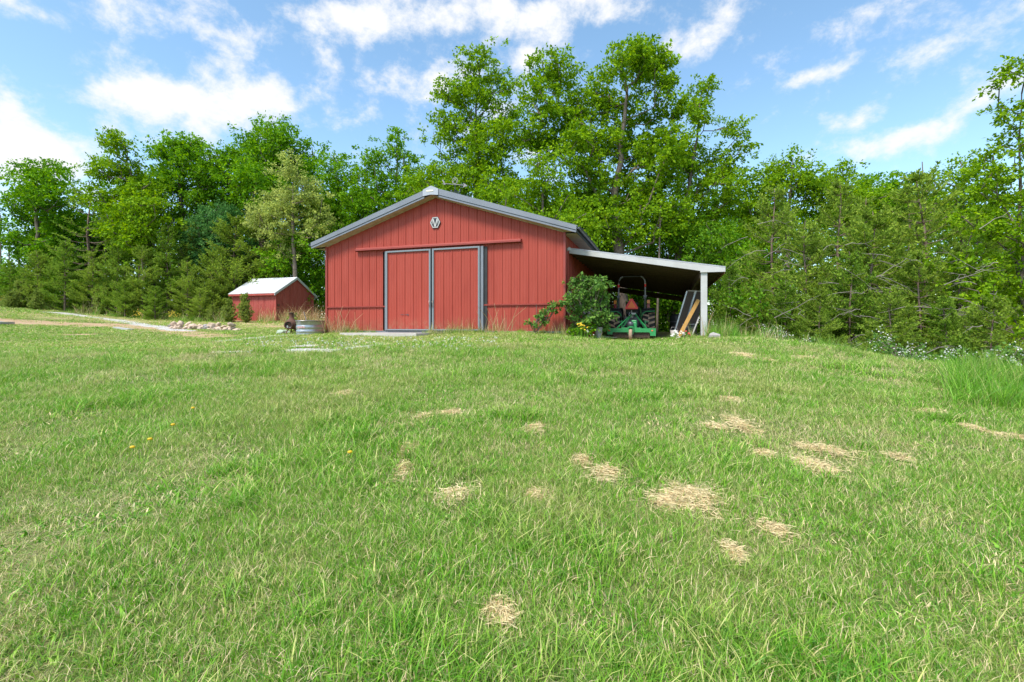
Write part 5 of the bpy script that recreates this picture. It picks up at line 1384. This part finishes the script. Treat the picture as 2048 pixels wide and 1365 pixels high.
HAY = [(1385,1003,185,55,'largest pale hay clump in the right foreground',0,2.2,.07),(1325,1012,80,35,'hay tail left of the largest foreground clump',.2,1.6,.05),(1630,940,110,34,'wide hay clump below the curved hay strand at right',.1,2.0,.06),(1640,905,150,20,'curved hay strand trailing toward the right clump',-.5,1.4,.05),
    (1530,910,60,18,'thin hay wisp left of the curved strand',0,1.2,.04),(1475,852,56,22,'compact hay clump right of centre on the lawn',0,2.0,.05),(1425,857,50,10,'thin hay tail left of the compact clump',.1,1.2,.03),(1205,955,80,36,'fluffy hay clump in the centre foreground',-.5,1.6,.06),(1165,925,44,24,'small hay clump above the fluffy centre one',0,1.2,.04),
    (815,903,46,22,'small round hay clump left of centre',0,1.6,.05),(808,945,40,30,'loose hay clump below the small round one',.3,1.0,.04),(905,828,70,14,'faint hay clump in the middle of the lawn',0,1.1,.03),(850,836,40,10,'faint hay wisp left of the middle lawn clump',0,1.0,.03),
    (690,788,60,9,'distant hay wisp left on the lawn',0,1.2,.03),(1070,860,40,16,'slanted hay wisp right of the lawn middle',-.6,1.1,.03),(1480,712,70,8,'hay wisp far off before the lean-to post',0,1.6,.05),(1540,724,22,8,'tiny hay tuft far off near the crest',0,1.6,.05),(1610,718,60,7,'hay wisp near the bramble crest',0,1.4,.04),
    (1455,800,60,10,'flat hay wisp above the compact clump',0,1.3,.04),(1900,787,18,14,'small hay tuft beside the tall grass at right',0,1.6,.05),(1850,825,90,10,'hay line left of the tall right grass',-.15,1.2,.03),(1800,920,50,18,'small hay clump right of the wide clump',0,1.2,.04),(1950,862,40,24,'hay tuft at the foot of the tall right grass',0,1.5,.05),(2020,877,70,14,'brown hay drift at the right edge under the tall grass',0,1.6,.05),
    (1550,1070,80,24,'sparse hay clump below the largest foreground clump',0,.9,.04),(1000,1245,90,60,'yellowed hay patch in the near centre foreground',.2,.7,.04),(900,1000,110,28,'thin hay streak in the left centre foreground',.1,.8,.03),(1470,1110,40,24,'small hay wisp in the right near foreground',0,.8,.03),(1080,995,70,22,'thin slanted hay streak left of the fluffy clump',.5,.9,.03)]
HAYXY = [(*hit(h[0], h[1])[:2], h[2] * .8 / F / 2, h[3] / F / 1.3 / 2, h[6]) for h in HAY]
r = np.random.default_rng(5)
MT = [GRASS, GRASS2, STRAW]
def tuft(nm, *a):
    v, f, mi = blades(r, *a); return mesh_np(nm, v, f, MT, mi)
protos = []
for k in range(5): protos.append(tuft('t', 54, .11, .070, .0050, .8, (.64, .21, .15)))       # 0-4 green
for k in range(3): protos.append(tuft('t', 46, .11, .060, .0050, .95, (.42, .30, .28)))      # 5-7 yellowing
for k in range(2): protos.append(tuft('t', 26, .08, .125, .0070, .85, (.86, .10, .04)))       # 8-9 taller broad
for k in range(2): protos.append(tuft('t', 30, .13, .05, .0042, 2.2, (.15, .25, .60)))        # 10-11 thatch
for k in range(2): protos.append(tuft('t', 60, .20, .055, .0085, 1.0, (.60, .26, .14), 2))    # 12-13 far, short
for k in range(2): protos.append(tuft('t', 20, .09, .042, .018, 1.5, (.80, .15, .05)))        # 14-15 broad leaved weeds
pos, rot, scl, idx = [], [], [], []
lxy = lambda x, y: (TC * (x - BX) - TS * (y - BY), TS * (x - BX) + TC * (y - BY))
for y0, y1, dens, fs in ((.7, 2.2, 460, .85), (2.2, 4, 320, 1.0), (4, 7, 190, 1.15), (7, 11, 110, 1.35), (11, 17, 55, 1.6), (17, 26, 20, 2.2), (26, 40, 7, 3.0)):
    xm = 1.22 * y1 + 1.2
    n = int(dens * (y1 - y0) * 2 * xm)
    x = r.uniform(-xm, xm, n); y = r.uniform(y0, y1, n)
    keep = (np.abs(x) < 1.22 * y + 1.2) & (x < 12.4) & (x < 60)
    lx, ly = lxy(x, y)
    inb = (lx > -9.2) & (lx < .12) & (ly > -.08) & (ly < 14) | (lx > 0) & (lx < 5) & (ly > .6) & (ly < 14.4)
    sx, sy = TC * (x - sx0) - TS * (y - sy0), TS * (x - sx0) + TC * (y - sy0)
    ins = (sx > -3.7) & (sx < 0) & (sy > 0) & (sy < 3.5)
    dirt, grav, dry = patch_mask('dirt', x, y), patch_mask('gravel', x, y), patch_mask('dry', x, y)
    slab = (lx > -7.2) & (lx < -4.4) & (ly > -1.5) & (ly < 0)
    p = 1 - np.clip(dirt * .95, 0, .96) - np.clip(grav, 0, .93)
    keep &= ~inb & ~ins & ~slab & (r.uniform(0, 1, n) < p)
    x, y, dry = x[keep], y[keep], dry[keep]; n = len(x)
    z = G(x, y)
    n1 = vnoise(x, y, .55, 1) + .5 * vnoise(x, y, 1.7, 2); n2 = vnoise(x, y, .9, 3) + .5 * vnoise(x, y, 3.0, 4)
    u = r.uniform(0, 1, n)
    id_ = r.integers(0, 5, n)
    yl = (n1 * .9 + r.normal(size=n) * .22 + dry * .9) > .18
    id_[yl] = r.integers(5, 8, yl.sum())
    th = (n1 + r.normal(size=n) * .25 + dry * .7) > .52
    id_[th] = r.integers(10, 12, th.sum())
    ta = (n2 > .32) & (u < .45) | (u < .035)
    id_[ta & (dry < .4)] = r.integers(8, 10, (ta & (dry < .4)).sum())
    wd = (vnoise(x, y, 1.3, 6) > .2) & (r.uniform(0, 1, n) < .4); id_[wd] = r.integers(14, 16, wd.sum())
    if y0 >= 11:
        far = r.uniform(0, 1, n) < .6; id_[far] = r.integers(12, 14, far.sum())
    for hx_, hy_, hw_, hd_, de_ in HAYXY:
        rr_ = np.hypot((x - hx_) / (hw_ * hy_), (y - hy_) / max(.12, hd_ * hy_ * hy_))
        inn = (rr_ < r.uniform(.5, 1.8, n)) & (r.uniform(0, 1, n) < .75); id_[inn] = r.integers(10, 12, inn.sum())
    s = fs * r.uniform(.7, 1.25, n) * (1 + .25 * np.clip(n2, -1, 1))
    hgt = s * (1.0 if y0 < 11 else .62 if y0 < 17 else .45)
    pos.append(np.stack([x, y, z], 1)); rot.append(np.stack([r.uniform(-.12, .12, n), r.uniform(-.12, .12, n), r.uniform(0, 6.28, n)], 1))
    scl.append(np.stack([s, s, hgt], 1)); idx.append(id_)
scatter('grass', protos, np.concatenate(pos), np.concatenate(rot), np.concatenate(scl), np.concatenate(idx))

# clippings of dried hay on the lawn: each a thing of its own
def hay(px, py, wx, wy, seed, label, ang=0.0, dens=1.0, hh=.05):
    x0, y0, z0 = hit(px, py); k = y0 / F
    rx, ry = wx * .72 * k / 2, max(.09, wy * y0 * y0 / (F * 1.35) / 2)
    rr = np.random.default_rng(seed)
    n = int(np.clip(900 * dens * rx * ry * 4 / .25, 420, 3000))
    nb = 5; bc = rr.uniform(-.4, .4, (nb, 2)); bs = rr.uniform(.2, .6, nb); wi = rr.integers(0, nb, n)
    u_ = bc[wi] + rr.normal(size=(n, 2)) * bs[wi][:, None]
    strag = rr.random(n) < .08; u_[strag] *= 1.5
    lx, ly = rx * u_[:, 0], ry * u_[:, 1]; d = np.clip(np.hypot(u_[:, 0], u_[:, 1]), 0, 1.2)
    c, s = math.cos(ang), math.sin(ang); px_, py_ = lx * c - ly * s, lx * s + ly * c
    zz = G(x0 + px_, y0 + py_) - z0
    flow = rr.uniform(0, 3.14, nb)
    az = flow[wi] + rr.normal(0, .75, n) + (rr.random(n) < .5) * math.pi
    l = rr.uniform(.03, .11, n) * (1 + .03 * y0)
    up = rr.normal(0.0, .14, n)
    dens_ = np.clip(1 - d / 1.1, 0, 1)
    b = np.stack([px_, py_, zz + .012 + hh * .5 * rr.uniform(.1, 1.0, n) * (.35 + .65 * dens_)], 1)
    dv = unit(np.stack([np.cos(az), np.sin(az), up], 1))
    b = b - dv * l[:, None] * .5
    sd = unit(np.cross(dv, rr.normal(size=(n, 3)))) * (.0016 * (1 + .16 * y0))
    mid = b + dv * l[:, None] * .5 + rr.normal(size=(n, 3)) * .007
    e = b + dv * l[:, None]
    v = np.stack([b - sd, b + sd, mid - sd, mid + sd, e], 1).reshape(-1, 3)
    o5 = (np.arange(n) * 5)[:, None]
    me = mesh_np('hay', v, [o5 + np.array([[0, 1, 3, 2]]), o5 + np.array([[2, 3, 4]])], STRAW)
    o = link('hay_clump', me, None, (x0, y0, z0))
    return tag(o, label, 'hay', 'dried hay clumps on the lawn')
for i, a in enumerate(HAY):
    px, py, wx, wy, lb_, an, de, hh = a
    hay(px, py, wx, wy, 200 + i, lb_, an, de, hh)

# taller grasses
def stand(name, label, pts, mesh_args, mats, kind='stuff', cat=None):
    pass
dryP = []
for k in range(3):
    v, f, mi = blades(r, 26, .10, .75, .010, .35, (.25, .45, .30)); dryP.append(mesh_np('t', v, f, [TALLDRY, STRAW, GRASS], mi))
for k in range(2):
    v, f, mi = blades(r, 40, .14, .34, .010, .7, (.85, .12, .03)); dryP.append(mesh_np('t', v, f, [GRASS, GRASS2, TALLDRY], mi))
v, f, mi = blades(r, 34, .12, 1.15, .010, 1.0, (.75, .15, .10)); dryP.append(mesh_np('t', v, f, [mat('orange_stalk', (.52, .30, .13), .75, island=.3, transl=.1), STRAW, TALLDRY], mi))
v, f, mi = blades(r, 70, .25, .62, .012, .55, (.88, .10, .02)); dryP.append(mesh_np('t', v, f, [GRASS, GRASS2, TALLDRY], mi))
TP, TR, TSc, TI = [], [], [], []
def put(x, y, s, k, sz=None, dz=-.02):
    TP.append((x, y, g1(x, y) + dz)); TR.append((r.uniform(-.1, .1), r.uniform(-.1, .1), r.uniform(0, 6.28))); TSc.append((s, s, sz or s)); TI.append(k)
for k in range(95):                                    # along the barn front
    x = r.choice([r.uniform(-9.1, -7.6), r.uniform(-8.5, -6.5), r.uniform(-4.6, -2.5), r.uniform(-4.2, -2.4), r.uniform(-2.5, .2)]); w = Bl(x, -r.uniform(.08, .35))
    put(w.x, w.y, r.uniform(.5, .8), int(r.choice([0, 1, 2, 3, 4, 4])), r.uniform(.35, .75))
for k in range(34):                                     # clump before the doors' meeting point
    w = Bl(r.normal(-3.9, .45), -r.uniform(.25, .8)); put(w.x, w.y, r.uniform(.6, .9), int(r.choice([3, 4, 4, 0])), r.uniform(.5, .9))
for k in range(16): w = Bl(r.normal(-9.0, .35), -r.uniform(.1, .8)); put(w.x, w.y, r.uniform(.6, .9), int(r.choice([5, 5, 3, 4])), r.uniform(.6, .85))
for k in range(60): w = Bl(r.uniform(4.35, 6.2), r.uniform(-.1, 2.2)); put(w.x, w.y, r.uniform(.7, 1.1), int(r.choice([0, 1, 4, 6, 3])), r.uniform(.6, 1.15))
for k in range(24): w = Bl(r.uniform(3.2, 4.5), r.uniform(.2, .7)); put(w.x, w.y, r.uniform(.4, .7), int(r.choice([3, 4, 0])), r.uniform(.3, .8))
for k in range(26): w = Bl(r.uniform(1.2, 3.2), r.uniform(.2, .55)); put(w.x, w.y, r.uniform(.4, .6), int(r.choice([3, 4])), r.uniform(.3, .55))
for k in range(30): w = Bl(r.uniform(-.2, 1.3), r.uniform(-.4, .3)); put(w.x, w.y, r.uniform(.4, .7), int(r.choice([3, 4, 0])), r.uniform(.3, .7))
for px0, px1, ya, yb, n, ks in ((-20, 130, 33, 35, 90, (0, 1, 2, 3, 6)), (130, 350, 31.5, 34.5, 110, (0, 1, 2, 3, 4)), (350, 460, 29.5, 31, 40, (0, 3, 4)), (520, 650, 29, 31.5, 60, (5, 0, 1, 3))):
    for k in range(n):
        px = r.uniform(px0, px1); Y = r.uniform(ya, yb); x = (px - 1024) / F * Y; put(x, Y, r.uniform(1.0, 1.8), int(r.choice(ks)), r.uniform(.7, 1.35))
for k in range(150):                                    # tall green grass at the right edge
    px = 1905 + abs(r.normal(70, 60)); Y = r.uniform(5.6, 8.2); x = (px - 1024) / F * Y; put(x, Y, r.uniform(.6, 1.0), int(r.choice([6, 4, 3, 4])), r.uniform(.35, .95))
for k in range(200):                                    # rough grass along the crest
    px = r.uniform(1440, 2060); Y = 13.9 - (px - 1450) * .0092 + r.uniform(-.2, 1.6); x = (px - 1024) / F * Y
    put(x, Y, r.uniform(.6, 1.0), int(r.choice([3, 4, 6, 0] if px < 1620 else [3, 4, 6])), r.uniform(.35, .8))
scatter('tall_grass', dryP, TP, TR, TSc, TI)
# stiff dry stalks beside the barn corner and shed
m = MB()
for k in range(40):
    px = r.choice([r.normal(668, 14), r.normal(690, 10), r.normal(985, 18), r.normal(1010, 12), r.normal(1420, 20), r.normal(1385, 8), r.normal(560, 14)]); Y = 16.6 if px < 900 else 14.9
    if px > 1300: Y = 13.9
    if px < 600: Y = 29.5
    x, y, z = gat(px, Y); h = r.uniform(.4, 1.0); a = r.normal(0, .35)
    m.tube([(x, y, z), (x + a * h * .4, y, z + h * .6), (x + a * h, y, z + h)], [.009, .007, .004], 4, 0, False)
tag(m.build('dry_stalks', TALLDRY), kind='stuff')

# flowers
def flower_bed(name, label, cat, pxs, Y, n, h, petal, size, seed, stem=GRASS):
    q = np.random.default_rng(seed); b = gat(sum(p[0] for p in pxs) / len(pxs), Y)
    root = thing(name, label, cat, b)
    ms, pv = MB(), []
    for k in range(n):
        p = pxs[q.integers(len(pxs))]; px = p[0] + q.normal(0, p[2]); py = p[1] + q.normal(0, p[2] * .6)
        x, y, z = P(px, py, Y + q.uniform(-.15, .15)); zg = g1(x, y)
        z = max(z, zg + .05)
        ms.tube([(x - b[0], y - b[1], zg - b[2]), (x - b[0], y - b[1], z - b[2])], [.005, .004], 4, 0, False)
        for j in range(7):
            a = j * .897
            pv.append((x - b[0], y - b[1], z - b[2], a))
    ms.build('stem', stem, root)
    pv = np.array(pv); N_ = len(pv)
    d = np.stack([np.cos(pv[:, 3]), np.sin(pv[:, 3]) * .75 - .2, np.sin(pv[:, 3]) * .6 + .1], 1)
    v, f = leaf_quads(pv[:, :3], unit(d), unit(np.tile([0, -.8, .6], (N_, 1)) + q.normal(size=(N_, 3)) * .15), np.full(N_, size), np.full(N_, size * .7))
    tag(link('petals', mesh_np('petals', v, [f], petal), root), kind='stuff')
    return root
flower_bed('daisy_patch', 'patch of white daisies before the leaning brown panel', 'flowers', [(1350,664,4),(1365,668,5),(1356,674,4),(1345,672,3)], 14.0, 26, .3, PETALW, .035, 1)
flower_bed('red_flowers', 'few red flowers right of the white daisies', 'flowers', [(1372,664,3),(1378,668,2)], 13.9, 8, .3, PETALR, .03, 2)
flower_bed('yellow_flowers', 'yellow flowers at the foot of the leafy shrub', 'flowers', [(1166,651,3),(1172,656,4),(1160,649,2)], 14.35, 22, .3, PETALY, .032, 3)
flower_bed('white_flowers', 'small pale flowers beside the red flower pot', 'flowers', [(1181,655,2),(1186,670,3),(1176,662,2)], 14.3, 8, .2, PETALW, .022, 4)
for i, (px, py, Y) in enumerate(((4,600,33.5),(127,611,34),(163,613,34.3),(190,612,34.2),(262,627,31.5),(347,630,30.3),(275,628,31.2))):
    flower_bed('yellow_wildflower', ('yellow wildflowers at the far left corner of the meadow', 'yellow wildflowers left of the brush pile', 'yellow wildflowers before the brush pile', 'yellow wildflowers between brush pile and logs', 'yellow wildflowers in the tall grass right of the logs', 'yellow wildflowers at the stone heap end of the wood edge', 'lower yellow wildflowers beside the tall dry grass')[i], 'flowers', [(px, py, 6)], Y, 34, .5, PETALY, .032, 10 + i)
for i, (px, py) in enumerate(((265,922),(386,836),(346,872),(700,933),(300,905))):
    x, y, z = hit(px, py); o = thing('dandelion', ('nearest yellow dandelion on the left lawn', 'farthest yellow dandelion on the left lawn', 'yellow dandelion midway on the left lawn', 'yellow dandelion near the small hay clumps', 'small yellow dandelion above the nearest one')[i], 'flower', (x, y, z), 0, 'dandelions on the lawn')
    m = MB(); m.tube([(0, 0, 0), (.005, 0, .10)], [.003, .003], 4, 0, False); m.build('stem', GRASS, o)
    m = MB(); m.lathe([(0, .095), (.015, .098), (.022, .108), (.012, .117), (0, .118)], n=12); m.build('bloom', PETALY, o)
# small white clover heads by the gravel
q = np.random.default_rng(77); n = 260
pxs = q.uniform(480, 1000, n); pys = 678 + np.abs(q.normal(8, 9, n)); P3 = np.array([hit(a, b, 8, 22) for a, b in zip(pxs, pys)])
P3[:, 2] += q.uniform(.03, .07, n); P3 = np.repeat(P3, 4, 0) + q.normal(size=(n * 4, 3)) * .008; k = len(P3)
v, f = leaf_quads(P3, unit(q.normal(size=(k, 3))), unit(q.normal(size=(k, 3)) + [0, -.4, .6]), np.full(k, .03), np.full(k, .026))
tag(link('clover_blossoms', mesh_np('clover_blossoms', v, [f], PETALW)), kind='stuff')
# gravel: loose stones on the pale patches
q = np.random.default_rng(78); v_, f_ = [], []
for kd, pts, w, s in WP:
    if kd != 'gravel' or s < .5: continue
    L = sum(math.dist(a, b) for a, b in zip(pts[:-1], pts[1:])); n = int(min(900, 160 * L * w * s))
    for k in range(n):
        i = q.integers(len(pts) - 1); t = q.uniform(); a, b = np.array(pts[i]), np.array(pts[i + 1]); c = a + (b - a) * t + q.normal(size=2) * w * .5
        z = g1(*c); rr = q.uniform(.010, .032); o_ = len(v_)
        for dx, dy, dz in ((1, 0, 0), (-1, 0, 0), (0, 1, 0), (0, -1, 0), (0, 0, .8), (0, 0, -.5)): v_.append((c[0] + dx * rr * q.uniform(.7, 1.3), c[1] + dy * rr * q.uniform(.7, 1.3), z + dz * rr))
        for a_, b_, c_ in ((0, 2, 4), (2, 1, 4), (1, 3, 4), (3, 0, 4), (2, 0, 5), (1, 2, 5), (3, 1, 5), (0, 3, 5)): f_.append((o_ + a_, o_ + b_, o_ + c_))
tag(link('gravel', mesh_np('gravel', v_, [np.array(f_)], mat('pale_gravel', (.60, .57, .53), .9, island=.3))), kind='stuff')
